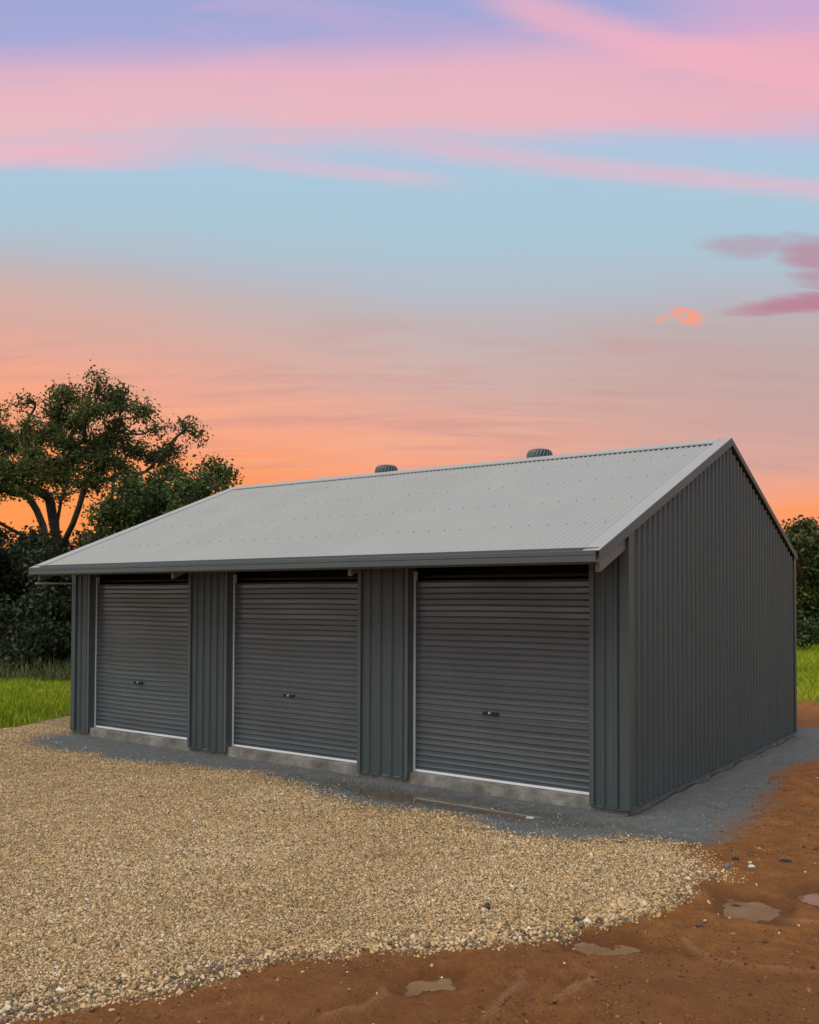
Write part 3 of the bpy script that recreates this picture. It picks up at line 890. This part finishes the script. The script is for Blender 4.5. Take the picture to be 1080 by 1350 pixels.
# turbine ventilators just behind the ridge
def ventilator(x, y):
    zb = zr(y) - 0.135
    base = MB()
    base.tube((x, y, zb - 0.06), (x, y, zb + 0.13), 0.155, 0.15, 24, True)
    base.tube((x, y, zb + 0.13), (x, y, zb + 0.15), 0.175, 0.175, 24, True)
    v = part(base, 'roof_ventilator', M_VENT)
    n = 22
    vm = MB()
    for k in range(n):
        a0 = 2 * math.pi * k / n
        rows = []
        for j in range(9):
            ph = -0.42 * math.pi + 0.86 * math.pi * j / 8
            r = 0.10 + 0.098 * math.cos(ph) ** 0.7 if math.cos(ph) > 0 else 0.10
            zz = zb + 0.265 + 0.12 * math.sin(ph)
            tw = 0.55 * j / 8
            row = []
            for (da, dr_) in ((0, 0.0), (0.12, 0.008), (0.27, -0.028)):
                a = a0 + da + tw
                row.append((x + (r + dr_) * math.cos(a), y + (r + dr_) * math.sin(a), zz))
            rows.append(row)
        vm.strip(rows)
    part(vm, 'turbine_vanes', M_VENT, v, True)
    cap = MB()
    pr = [(0.0, 0.400), (0.07, 0.394), (0.115, 0.380), (0.118, 0.370)]
    rows = [[(x + r * math.cos(2 * math.pi * k / 24), y + r * math.sin(2 * math.pi * k / 24), zb + z) for k in range(25)] for r, z in pr]
    cap.strip(rows)
    part(cap, 'turbine_cap', M_VENT, v, True)
ventilator(-5.98, WD / 2 + 0.24)
ventilator(-2.98, WD / 2 + 0.24)

# ================================================================== loose stones on the ground (geometry-node stuff)
def stone_nodes(name, mt, seed, flat):
    ng = bpy.data.node_groups.new(name, 'GeometryNodeTree')
    ng.interface.new_socket('Geometry', in_out='INPUT', socket_type='NodeSocketGeometry')
    ng.interface.new_socket('Geometry', in_out='OUTPUT', socket_type='NodeSocketGeometry')
    N = ng.nodes; Lk = ng.links
    gi = N.new('NodeGroupInput'); go = N.new('NodeGroupOutput')
    join = N.new('GeometryNodeGeometryToInstance')
    for v in range(5):
        ico = N.new('GeometryNodeMeshIcoSphere'); ico.inputs['Radius'].default_value = 0.5; ico.inputs['Subdivisions'].default_value = 1
        sp = N.new('GeometryNodeSetPosition')
        po = N.new('GeometryNodeInputPosition')
        no = N.new('ShaderNodeTexNoise'); no.noise_dimensions = '4D'; no.inputs['W'].default_value = seed + v * 7.3; no.inputs['Scale'].default_value = 1.9
        sub_ = N.new('ShaderNodeVectorMath'); sub_.operation = 'SUBTRACT'; sub_.inputs[1].default_value = (0.5, 0.5, 0.5)
        sc = N.new('ShaderNodeVectorMath'); sc.operation = 'SCALE'; sc.inputs['Scale'].default_value = 1.5
        Lk.new(po.outputs[0], no.inputs['Vector']); Lk.new(no.outputs['Color'], sub_.inputs[0]); Lk.new(sub_.outputs[0], sc.inputs[0])
        Lk.new(ico.outputs['Mesh'], sp.inputs['Geometry']); Lk.new(sc.outputs[0], sp.inputs['Offset'])
        tr = N.new('GeometryNodeTransform'); tr.inputs['Scale'].default_value = (1.0, 0.78, flat)
        Lk.new(sp.outputs[0], tr.inputs[0])
        ss_ = N.new('GeometryNodeSetShadeSmooth'); ss_.inputs['Shade Smooth'].default_value = False
        Lk.new(tr.outputs[0], ss_.inputs['Geometry'])
        sm = N.new('GeometryNodeSetMaterial'); sm.inputs['Material'].default_value = mt
        Lk.new(ss_.outputs[0], sm.inputs['Geometry'])
        Lk.new(sm.outputs[0], join.inputs[0])
    iop = N.new('GeometryNodeInstanceOnPoints')
    def at_(n, tp):
        a = N.new('GeometryNodeInputNamedAttribute'); a.data_type = tp; a.inputs['Name'].default_value = n
        return a.outputs['Attribute']
    Lk.new(gi.outputs[0], iop.inputs['Points']); Lk.new(join.outputs[0], iop.inputs['Instance'])
    iop.inputs['Pick Instance'].default_value = True
    Lk.new(at_('pick', 'INT'), iop.inputs['Instance Index'])
    rot = N.new('FunctionNodeEulerToRotation'); Lk.new(at_('rot', 'FLOAT_VECTOR'), rot.inputs[0]); Lk.new(rot.outputs[0], iop.inputs['Rotation'])
    Lk.new(at_('size', 'FLOAT'), iop.inputs['Scale'])
    Lk.new(iop.outputs[0], go.inputs[0])
    return ng

def scatter(name, label, cat, mt, pts, size, tone, seed, flat=0.7, tilt=0.5):
    n = len(pts)
    me = bpy.data.meshes.new(name)
    me.vertices.add(n); me.vertices.foreach_set('co', pts.astype(np.float32).ravel())
    me.attributes.new('size', 'FLOAT', 'POINT').data.foreach_set('value', size.astype(np.float32))
    me.attributes.new('tone', 'FLOAT', 'POINT').data.foreach_set('value', tone.astype(np.float32))
    rot = np.stack([RNG.normal(0, tilt, n), RNG.normal(0, tilt, n), RNG.uniform(0, 6.28, n)], 1)
    me.attributes.new('rot', 'FLOAT_VECTOR', 'POINT').data.foreach_set('vector', rot.astype(np.float32).ravel())
    me.attributes.new('pick', 'INT', 'POINT').data.foreach_set('value', RNG.integers(0, 5, n).astype(np.int32))
    me.materials.append(mt); me.update()
    o = bpy.data.objects.new(name, me); link(o)
    md = o.modifiers.new('stones', 'NODES'); md.node_group = stone_nodes(name, mt, seed, flat)
    return tag(o, label, cat, kind='stuff')

def sample(n, x0, x1, y0, y1):
    return RNG.uniform(x0, x1, n), RNG.uniform(y0, y1, n)
def dist_keep(x, y, near=5.0, far=15.0, low=0.35):
    d = np.hypot(x - CAM[0], y - CAM[1])
    return RNG.random(len(x)) < np.clip(1 - (d - near) / (far - near) * (1 - low), low, 1)
x, y = sample(760000, -12.5, 2.2, -8.6, 0.2)
x2_, y2_ = sample(9000, -13.2, -9.6, 0.15, 2.6); x = np.concatenate([x, x2_]); y = np.concatenate([y, y2_])
# inside the view wedge plus a margin
def wedge(x, y, m=0.62):
    f = (x - CAM[0]) * HF[0] + (y - CAM[1]) * HF[1]; r = (x - CAM[0]) * HR[0] + (y - CAM[1]) * HR[1]
    return (f > 3.6) & (np.abs(r) < f * m + 0.6)
k = wedge(x, y) & dist_keep(x, y, 6, 14, 0.5); x, y = x[k], y[k]
g, a, l = masks(x, y)
sd = poly_sd(x, y, POLY_GRAVEL)
edge_ = np.exp(-((sd - 0.05) / 0.22) ** 2)
lower = edge_ * np.clip((-1.2 - y) / 0.8, 0, 1)          # coarse windrow on the clay side only
k = (RNG.random(len(x)) < np.where(y > -1.75, np.clip((g - 0.12) * 1.25, 0, 1), np.clip((g - 0.18) * 1.6, 0.0, 1))) & (l < 0.4) & ((y < -0.06) | (x > 0.06) | (x < -L - 0.06))
x, y, lower = x[k], y[k], lower[k]
n = len(x)
size = np.clip(RNG.lognormal(math.log(0.0118), 0.36, n), 0.006, 0.034) * (1 + 1.0 * lower * RNG.random(n))
big = 0.6 * fbm(x * 0.9, y * 0.9, 301) + 0.3 * fbm(x * 4, y * 4, 303)
tone = np.clip(RNG.normal(0.52, 0.22, n) + 0.30 * big, 0.06, 0.97)
gr = RNG.random(n) < (0.03 + 0.42 * lower * np.clip(0.5 + 1.8 * fbm(x * 2.2, y * 2.2, 311), 0, 1.5))
tone[gr] = RNG.choice([0.0, 0.02, 0.04, 0.07, 0.1, 0.12, 0.97], gr.sum())
z = height(x, y) + size * 0.12
scatter('gravel', 'loose tan and honey coloured gravel stones over the drive', 'gravel', M_STONE, np.stack([x, y, z], 1), size, tone, 3.0)
# sparse stones kicked out on the clay and apron
x, y = sample(16000, -10.5, 3.6, -7.2, 7.0)
k = wedge(x, y); x, y = x[k], y[k]
sd = poly_sd(x, y, POLY_GRAVEL)
pr = np.where(sd < 0, 0.85 * np.exp(sd / 0.11) + 0.09 * np.exp(sd / 0.7) + 0.006, 0)
k = (RNG.random(len(x)) < pr) & ((y < -0.07) | (x > 0.07))
x, y = x[k], y[k]; n = len(x)
size = np.clip(RNG.lognormal(math.log(0.016), 0.35, n), 0.007, 0.04)
tone = np.clip(RNG.normal(0.55, 0.25, n), 0, 0.96)
scatter('strewn_stones', 'sparse tan stones strewn past the gravel edge on clay', 'gravel', M_STONE, np.stack([x, y, height(x, y) + size * 0.10], 1), size, tone, 5.0)
# fine grey chips on the apron
x, y = sample(150000, -11.5, 2.2, -2.6, 8.2)
k = wedge(x, y); x, y = x[k], y[k]
g, a, l = masks(x, y)
k = (RNG.random(len(x)) < np.clip(a - 0.15, 0, 1)) & ((y < -0.06) | (x > 0.06) | (x < -L - 0.06)); x, y = x[k], y[k]
n = len(x)
size = np.clip(RNG.lognormal(math.log(0.0095), 0.40, n), 0.005, 0.034)
tone = np.clip(RNG.normal(0.5, 0.2, n), 0, 0.97); tone[RNG.random(n) < 0.004] = 1.0
scatter('crushed_stone', 'fine grey crushed stone chips of the apron', 'crushed stone', M_CHIP, np.stack([x, y, height(x, y) + size * 0.08], 1), size, tone, 8.0)
# crumbs of clay
x, y = sample(120000, -2.5, 3.6, -7.2, 6.0)
k = wedge(x, y); x, y = x[k], y[k]
g, a, l = masks(x, y)
k = (RNG.random(len(x)) < np.clip(1 - g - a - l, 0, 1) * np.clip(0.35 + 1.2 * fbm(x * 1.6, y * 1.6, 401), 0.02, 1)); x, y = x[k], y[k]
n = len(x)
M_CRUMB = stone_mat('red clay crumbs', [(0.0, (0.07, 0.028, 0.010, 1)), (0.5, (0.17, 0.064, 0.020, 1)), (1.0, (0.33, 0.14, 0.05, 1))])
size = np.clip(RNG.lognormal(math.log(0.010), 0.5, n), 0.004, 0.045)
scatter('clay_crumbs', 'small red clay crumbs on the damp ground', 'clay crumbs', M_CRUMB, np.stack([x, y, height(x, y) + size * 0.05], 1), size, RNG.random(n), 12.0)

# single stones one can pick out
def rock(px, py, w, hgt, dep, rgb, label, seed, ang=0.0):
    rnd = random.Random(seed)
    q = gnd(px, py)
    import bmesh
    bm = bmesh.new()
    bmesh.ops.create_icosphere(bm, subdivisions=2, radius=0.5)
    ks = [(Vector((rnd.uniform(-1, 1), rnd.uniform(-1, 1), rnd.uniform(-0.6, 1))).normalized(), rnd.uniform(0.26, 0.42)) for _ in range(9)]
    for v in bm.verts:
        for d, c in ks:                                  # chop facets
            e = v.co.dot(d) - c
            if e > 0:
                v.co -= d * e
        v.co = Vector((v.co.x * w, v.co.y * dep, v.co.z * hgt))
    me = bpy.data.meshes.new('stone'); bm.to_mesh(me); bm.free()
    me.materials.append(rock_mat('stone ' + str(seed), rgb))
    o = bpy.data.objects.new('stone', me); link(o)
    z = float(height(np.array([q[0]]), np.array([q[1]]))[0])
    o.location = (q[0], q[1], z + hgt * 0.22)
    o.rotation_euler = (rnd.uniform(-0.15, 0.15), rnd.uniform(-0.15, 0.15), -YAW + ang)
    return tag(o, label, 'stone')
rock(958, 1146, 0.080, 0.065, 0.07, (0.16, 0.17, 0.18), 'rounded mid grey stone beside the white stone on red clay', 1)
rock(970, 1135, 0.075, 0.050, 0.05, (0.06, 0.062, 0.065), 'dark wedge shaped stone behind the rounded grey stone on clay', 2, 0.3)
rock(991, 1146, 0.070, 0.028, 0.05, (0.62, 0.60, 0.56), 'flat white stone lying on red clay', 3, -0.4)
rock(1037, 1140, 0.125, 0.045, 0.05, (0.045, 0.048, 0.05), 'long dark slate stone alone on the open red clay', 4, -0.25)
rock(974, 1190, 0.105, 0.030, 0.05, (0.022, 0.022, 0.024), 'flat black stone at the rim of a shallow puddle', 5, -0.3)
rock(922, 1224, 0.080, 0.022, 0.04, (0.07, 0.05, 0.04), 'thin dark brown stone half sunk in wet clay', 6, 0.1)
rock(642, 1204, 0.060, 0.070, 0.05, (0.085, 0.062, 0.042), 'dark brown lump standing on the tan gravel', 7)
rock(760, 1221, 0.060, 0.050, 0.05, (0.055, 0.04, 0.03), 'small dark brown lump at the coarse gravel edge', 8)
rock(696, 1076, 0.150, 0.020, 0.09, (0.50, 0.49, 0.46), 'flat pale stone chip in the grey apron beyond the long puddle', 9, -0.5)
rock(818, 1115, 0.120, 0.025, 0.06, (0.075, 0.06, 0.045), 'flat dark stone where gravel meets the grey apron', 10, -0.2)
rock(1000, 1122, 0.06, 0.018, 0.04, (0.45, 0.30, 0.18), 'small tan flake on the red clay near the apron edge', 11, 0.2)

# ================================================================== vegetation
def leaves_mesh(name, centres, tones, size, mt, up=0.25, asp=0.5):
    n = len(centres)
    d = RNG.normal(size=(n, 3)); d[:, 2] += up * 0.0; d /= np.linalg.norm(d, axis=1)[:, None]
    e = RNG.normal(size=(n, 3)); e -= d * (e * d).sum(1)[:, None]; e /= np.linalg.norm(e, axis=1)[:, None]
    s = (size * RNG.uniform(0.65, 1.35, n))[:, None]
    nrm = np.cross(d, e)
    v = np.stack([centres - d * s * 0.5, centres + e * s * asp * 0.5 + nrm * s * 0.08, centres + d * s * 0.5, centres - e * s * asp * 0.5 + nrm * s * 0.08], 1).reshape(-1, 3)
    f = np.arange(n * 4).reshape(-1, 4)
    return np_mesh(name, v, f, mt, {'tone': np.repeat(tones, 4)})

def tree(name, label, cat, base, fork_h, clumps, mt, leaf=0.13, dens=330, r0=0.2, sub_n=14, spread=0.26, group=None, lean=(0, 0), bare=0.0, seed=1, limbs=()):
    """clumps: list of (world position, radius). Limbs grow greedily from the fork to the clumps."""
    rnd = np.random.default_rng(seed)
    base = np.array(base, float)
    root = empty(name, tuple(base), label, cat, group)
    inv = Matrix.Translation(-Vector(base))
    nodes = [base]; par = [-1]; isleaf = []
    def path(i0, tgt, nseg, jit, rise):
        a = nodes[i0]; prev = i0; Ld = np.linalg.norm(tgt - a); off1 = rnd.normal(0, 1, 3); off2 = rnd.normal(0, 0.6, 3)
        for k in range(1, nseg + 1):
            tt = k / nseg
            q = a * (1 - tt) + tgt * tt
            q = q + (off1 * math.sin(math.pi * tt) + off2 * math.sin(2 * math.pi * tt)) * jit * Ld + np.array([0, 0, rise * Ld * math.sin(math.pi * tt)])
            nodes.append(q); par.append(prev); prev = len(nodes) - 1
        return prev
    fork = base + np.array([lean[0], lean[1], fork_h])
    path(0, fork, 4, 0.04, 0)
    fi = len(nodes) - 1
    for q in limbs:
        path(fi, np.array(q), 6, 0.07, -0.05)
    lc = []; lt = []
    cl = sorted(clumps, key=lambda c: np.linalg.norm(c[0] - fork))
    first = fi
    for c, r in cl:
        c = np.array(c)
        best = None
        for i in range(first - 1, len(nodes)):
            v = c - nodes[i]; dd = np.linalg.norm(v)
            cost = dd + 0.55 * np.linalg.norm(nodes[i] - fork) * 0.6 + (2.0 if v[2] < -0.2 else 0)
            if best is None or cost < best[0]:
                best = (cost, i)
        e = path(best[1], c, 6, 0.09, -0.05)
        ns = max(4, int(sub_n * (r / 0.7) ** 1.5))
        loc = [e]
        tone0 = rnd.normal(0.45, 0.13)
        for _ in range(ns):
            d = rnd.normal(size=3); d /= np.linalg.norm(d); d[2] *= 0.8
            p_ = c + d * r * rnd.random() ** 0.45
            j = min(loc, key=lambda q: np.linalg.norm(nodes[q] - p_))
            loc.append(path(j, p_, 2, 0.08, 0.03))
            m_ = int(dens * (0.55 + 0.9 * rnd.random()) * (r / 0.7) ** 0.8 / sub_n)
            if rnd.random() < bare:
                m_ = m_ // 5
            pts = p_ + rnd.normal(0, spread, (m_, 3)) * np.array([1, 1, 0.75])
            lc.append(pts); lt.append(np.clip(tone0 + rnd.normal(0, 0.10) + rnd.normal(0, 0.13, m_), 0, 1))
    # radii by descendant count
    cnt = np.ones(len(nodes))
    for i in range(len(nodes) - 1, 0, -1):
        cnt[par[i]] += cnt[i]
    rad = r0 * (cnt / cnt[0]) ** 0.5
    rad = np.maximum(rad, 0.007)
    rad[0] *= 1.25
    mb = MB()
    for i in range(1, len(nodes)):
        a, b = nodes[par[i]], nodes[i]
        mb.tube(a, b, min(rad[par[i]], rad[i] * 1.35), rad[i], 7 if rad[i] > 0.03 else 4)
    tr = mb.build('trunk', M_BARK, root, True)
    tr.matrix_parent_inverse = inv
    me = leaves_mesh('crown', np.concatenate(lc), np.concatenate(lt), leaf, mt)
    cr = bpy.data.objects.new('crown', me); link(cr, root); cr.matrix_parent_inverse = inv
    return root

def clump_px(lst, t, k=1.0, seed=1):
    rnd = random.Random(seed)
    return [(at(px, py, t + (dz if dz is not None else rnd.uniform(-1.6, 1.6))), r * t / FPX * k) for px, py, r, dz in lst]
def base_at(px, t):
    q = at(px, 790, t); x, y = q[0], q[1]
    return (x, y, float(height(np.array([x]), np.array([y]))[0]) - 0.08)

T1 = 29.0
N_ = None
big = [(95, 522, 20, N_), (128, 512, 18, N_), (160, 528, 20, N_), (186, 540, 15, N_), (118, 545, 18, N_), (76, 545, 18, N_), (60, 572, 24, N_), (28, 588, 24, N_),
       (-5, 580, 26, N_), (-45, 600, 30, N_), (150, 568, 22, N_), (102, 585, 26, N_), (62, 612, 28, N_), (20, 625, 24, N_), (138, 608, 24, N_), (244, 566, 14, 0.3), (262, 574, 8, 0.2),
       (226, 592, 12, 0.2), (205, 562, 10, 0.3), (208, 606, 18, N_), (178, 592, 18, N_), (-40, 650, 30, N_), (88, 626, 22, N_), (118, 634, 20, N_), (165, 622, 18, N_),
       (-80, 590, 30, N_), (-85, 640, 28, N_), (-10, 545, 16, N_), (26, 532, 4, 0.5), (40, 528, 4, 0.4), (3, 640, 22, N_), (40, 645, 14, N_), (80, 655, 10, N_), (-20, 615, 26, N_),
       (100, 560, 16, N_), (140, 540, 14, N_), (135, 585, 18, N_), (35, 560, 14, N_)]
tree('spreading_tree', 'tall open crowned tree with bare forking limbs beside the shed', 'tree', base_at(72, T1), 2.9, clump_px(big, T1, 1.0, 4), M_LEAF, 0.115, 3000, 0.25, 18, 0.19, None, (0, 0), 0.12, 21,
     [at(px, py, T1 + dz) for px, py, dz in ((-62, 655, 0.6), (-8, 640, -1.2), (38, 655, 1.3), (62, 632, -0.4), (92, 628, 0.5), (112, 640, -1.2), (150, 634, 0.9))])
T2 = 27.0
tree2 = [(165, 640, 16, N_), (190, 655, 20, N_), (152, 668, 18, N_), (214, 640, 18, N_), (242, 645, 18, N_), (284, 622, 17, 0.4), (270, 640, 14, N_), (232, 622, 14, N_),
         (140, 690, 20, N_), (178, 682, 24, N_), (215, 668, 22, N_), (255, 665, 20, N_), (292, 636, 10, 0.3), (130, 715, 20, N_), (170, 715, 24, N_), (210, 700, 26, N_), (250, 690, 26, N_),
         (160, 750, 28, N_), (210, 745, 30, N_), (260, 735, 26, N_), (296, 668, 14, N_), (200, 790, 30, N_), (250, 780, 30, N_)]
tree('leafy_tree', 'dense deep green tree rising behind the shed roof', 'tree', base_at(205, T2), 1.6, clump_px(tree2, T2, 1.0, 8), M_LEAF2, 0.13, 3200, 0.12, 16, 0.22, None, (0, 0), 0.0, 33)
# dark shrubs that close the view under the big tree
T3 = 27.5
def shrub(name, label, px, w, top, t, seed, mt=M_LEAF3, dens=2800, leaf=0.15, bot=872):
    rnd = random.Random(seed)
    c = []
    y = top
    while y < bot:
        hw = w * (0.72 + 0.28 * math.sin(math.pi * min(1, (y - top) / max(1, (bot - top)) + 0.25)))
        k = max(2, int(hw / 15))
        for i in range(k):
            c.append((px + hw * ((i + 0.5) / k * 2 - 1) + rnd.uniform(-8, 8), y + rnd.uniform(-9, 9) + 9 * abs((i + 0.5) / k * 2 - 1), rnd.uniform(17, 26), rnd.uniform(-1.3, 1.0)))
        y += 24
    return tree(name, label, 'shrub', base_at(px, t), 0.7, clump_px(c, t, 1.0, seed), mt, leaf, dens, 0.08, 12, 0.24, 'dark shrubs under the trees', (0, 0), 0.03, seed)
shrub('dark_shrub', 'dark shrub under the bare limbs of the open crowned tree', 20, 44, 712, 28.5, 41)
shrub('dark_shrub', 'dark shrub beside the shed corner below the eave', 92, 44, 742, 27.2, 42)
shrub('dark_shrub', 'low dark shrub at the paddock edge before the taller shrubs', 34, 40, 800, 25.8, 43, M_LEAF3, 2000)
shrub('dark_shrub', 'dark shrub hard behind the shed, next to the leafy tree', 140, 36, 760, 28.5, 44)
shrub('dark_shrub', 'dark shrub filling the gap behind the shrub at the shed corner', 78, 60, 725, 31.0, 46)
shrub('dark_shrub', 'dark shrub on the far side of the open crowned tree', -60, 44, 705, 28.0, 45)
# right hand side, behind the shed
T4 = 40.0
right = [(1052, 697, 14, N_), (1042, 714, 14, N_), (1064, 706, 15, N_), (1075, 722, 16, N_), (1050, 735, 18, N_), (1072, 748, 20, N_), (1046, 760, 18, N_), (1068, 776, 20, N_), (1092, 740, 20, N_),
         (1100, 770, 24, N_), (1050, 790, 20, N_), (1078, 803, 20, N_), (1020, 745, 18, N_), (1024, 780, 20, N_), (1110, 720, 18, N_), (1060, 820, 18, N_), (1095, 820, 20, N_), (1030, 815, 18, N_), (1130, 760, 24, N_), (1130, 800, 24, N_)]
M_LEAF4 = leaf_mat('glossy bronze green leaves', [(0.0, (0.022, 0.036, 0.012, 1)), (0.5, (0.07, 0.095, 0.024, 1)), (0.75, (0.15, 0.18, 0.035, 1)), (1.0, (0.28, 0.22, 0.06, 1))], 0.2)
tree('broadleaf_tree', 'glossy broad leaved tree beyond the rear corner of the gable wall', 'tree', base_at(1068, T4), 1.2, clump_px(right, T4, 1.0, 15), M_LEAF4, 0.22, 1700, 0.14, 12, 0.27, None, (0, 0), 0.0, 51)
low = [(1052, 836, 9, 0), (1062, 828, 10, 0), (1072, 838, 10, 0.2), (1048, 822, 8, 0.1), (1085, 832, 11, 0), (1058, 846, 8, -0.3), (1100, 838, 11, 0), (1036, 838, 9, 0)]
tree('pale_shrub', 'low leafy shrub at the foot of the broad leaved tree', 'shrub', base_at(1066, 36.0), 0.3, clump_px(low, 36.0, 1.0, 5), M_LEAF2, 0.17, 900, 0.05, 12, 0.2, None, (0, 0), 0.0, 52)
# further trees that carry the line on past the frame
far = [(1190, 700, 26, N_), (1215, 690, 26, N_), (1240, 712, 28, N_), (1180, 735, 28, N_), (1225, 740, 30, N_), (1265, 745, 28, N_), (1195, 775, 30, N_), (1240, 780, 30, N_), (1220, 815, 28, N_), (1180, 815, 28, N_), (1265, 810, 28, N_)]
tree('rounded_tree', 'rounded dark tree standing further along the paddock', 'tree', base_at(1222, 42.0), 1.2, clump_px(far, 42.0, 1.0, 17), M_LEAF2, 0.22, 1500, 0.14, 12, 0.28, None, (0, 0), 0.0, 53)

near_far = [(975, 752, 18, N_), (950, 765, 20, N_), (1000, 770, 20, N_), (930, 790, 22, N_), (970, 790, 24, N_), (1005, 800, 22, N_), (950, 822, 22, N_), (985, 825, 22, N_), (915, 815, 20, N_)]
tree('low_tree', 'low dense tree standing behind the middle of the gable end', 'tree', base_at(960, 44.0), 1.0, clump_px(near_far, 44.0, 1.0, 19), M_LEAF2, 0.22, 1500, 0.12, 12, 0.28, None, (0, 0), 0.0, 54)

def blades(name, label, cat, x, y, hgt, wid, mt, tone, bend=0.5, kind='stuff'):
    n = len(x)
    z = height(x, y) - 0.01
    a = RNG.uniform(0, 6.283, n); b = RNG.uniform(0, 6.283, n)
    sx, sy = np.cos(a) * wid * 0.5, np.sin(a) * wid * 0.5
    ln = hgt * bend * RNG.uniform(0.1, 1.0, n)
    bx, by = np.cos(b) * ln, np.sin(b) * ln
    zero = np.zeros(n)
    p0 = np.stack([x - sx, y - sy, z], 1); p1 = np.stack([x + sx, y + sy, z], 1)
    m0 = np.stack([x - sx * 0.8 + bx * 0.35, y - sy * 0.8 + by * 0.35, z + hgt * 0.6], 1); m1 = np.stack([x + sx * 0.8 + bx * 0.35, y + sy * 0.8 + by * 0.35, z + hgt * 0.6], 1)
    tp = np.stack([x + bx, y + by, z + hgt * (1 - 0.2 * ln / (hgt + 1e-6))], 1)
    v = np.stack([p0, p1, m1, m0, tp], 1).reshape(-1, 3)
    i = np.arange(n) * 5
    f = np.concatenate([np.stack([i, i + 1, i + 2], 1), np.stack([i, i + 2, i + 3], 1), np.stack([i + 3, i + 2, i + 4], 1)])
    me = np_mesh(name, v, f, mt, {'tone': np.repeat(tone, 5)})
    return tag(link(bpy.data.objects.new(name, me)), label, cat, kind=kind)
# left paddock grass
x, y = sample(190000, -25, -10.2, -5, 16)
g, a, l = masks(x, y)
f_ = (x - CAM[0]) * HF[0] + (y - CAM[1]) * HF[1]; r_ = (x - CAM[0]) * HR[0] + (y - CAM[1]) * HR[1]
k = (l > 0.45) & (RNG.random(len(x)) < np.clip(l * 1.2, 0, 1)) & (r_ / f_ > -0.62) & (r_ / f_ < -0.18) & (f_ < 27.5)
x, y, f_ = x[k], y[k], f_[k]
pat = fbm(x * 0.8, y * 0.8, 201); pat2 = fbm(x * 0.35, y * 0.5, 211)
hgt = np.clip(0.11 + 0.12 * pat + 0.04 * RNG.normal(size=len(x)), 0.04, 0.3)
tone = np.clip(0.46 + 0.25 * pat2 + RNG.normal(0, 0.19, len(x)), 0, 0.92)
dry = RNG.random(len(x)) < np.clip(-0.10 + 0.55 * fbm(x * 0.9 + 3, y * 0.9, 221), 0.01, 0.5)
tone[dry] = RNG.uniform(0.88, 1.0, dry.sum())
blades('grass', 'bright green grass of the paddock beside the shed', 'grass', x, y, hgt, 0.018, M_GRASS, tone, 0.8)
# right paddock grass, longer
x, y = sample(160000, -14, 8, 11.5, 40)
g, a, l = masks(x, y)
f_ = (x - CAM[0]) * HF[0] + (y - CAM[1]) * HF[1]; r_ = (x - CAM[0]) * HR[0] + (y - CAM[1]) * HR[1]
k = (l > 0.4) & (r_ / f_ > 0.33) & (r_ / f_ < 0.62); x, y = x[k], y[k]
dd = y - 12.4 + 0.25 * (x + 1)
pat = fbm(x * 0.5, y * 0.5, 231)
hgt = np.clip(0.10 + np.clip(dd / 5, 0, 1) * 0.30 + 0.18 * pat * np.clip(dd / 4, 0, 1) + 0.05 * RNG.normal(size=len(x)), 0.05, 0.8)
tone = np.clip(0.50 + 0.3 * pat + RNG.normal(0, 0.13, len(x)) + 0.42 * np.exp(-(dd / 1.2) ** 2), 0, 0.97)
blades('tall_grass', 'long bright green grass behind the gable wall corner', 'grass', x, y, hgt, 0.03, M_GRASS, tone, 0.7)
# weeds along the foot of the shrubs
n = 9000
t_ = RNG.uniform(23.9, 26.4, n); q_ = RNG.uniform(-160, 150, n)
P = CAM[None, :] + t_[:, None] * (FW[None, :] + RT[None, :] * ((q_ - 540) / FPX)[:, None])
x, y = P[:, 0], P[:, 1]
hgt = np.clip(RNG.gamma(3.0, 0.10, n), 0.1, 0.75)
blades('tall_weeds', 'tall seeding weeds along the foot of the dark shrubs', 'weeds', x, y, hgt, 0.022, M_WEED, np.clip(RNG.beta(2, 2.2, n), 0, 1), 0.75)
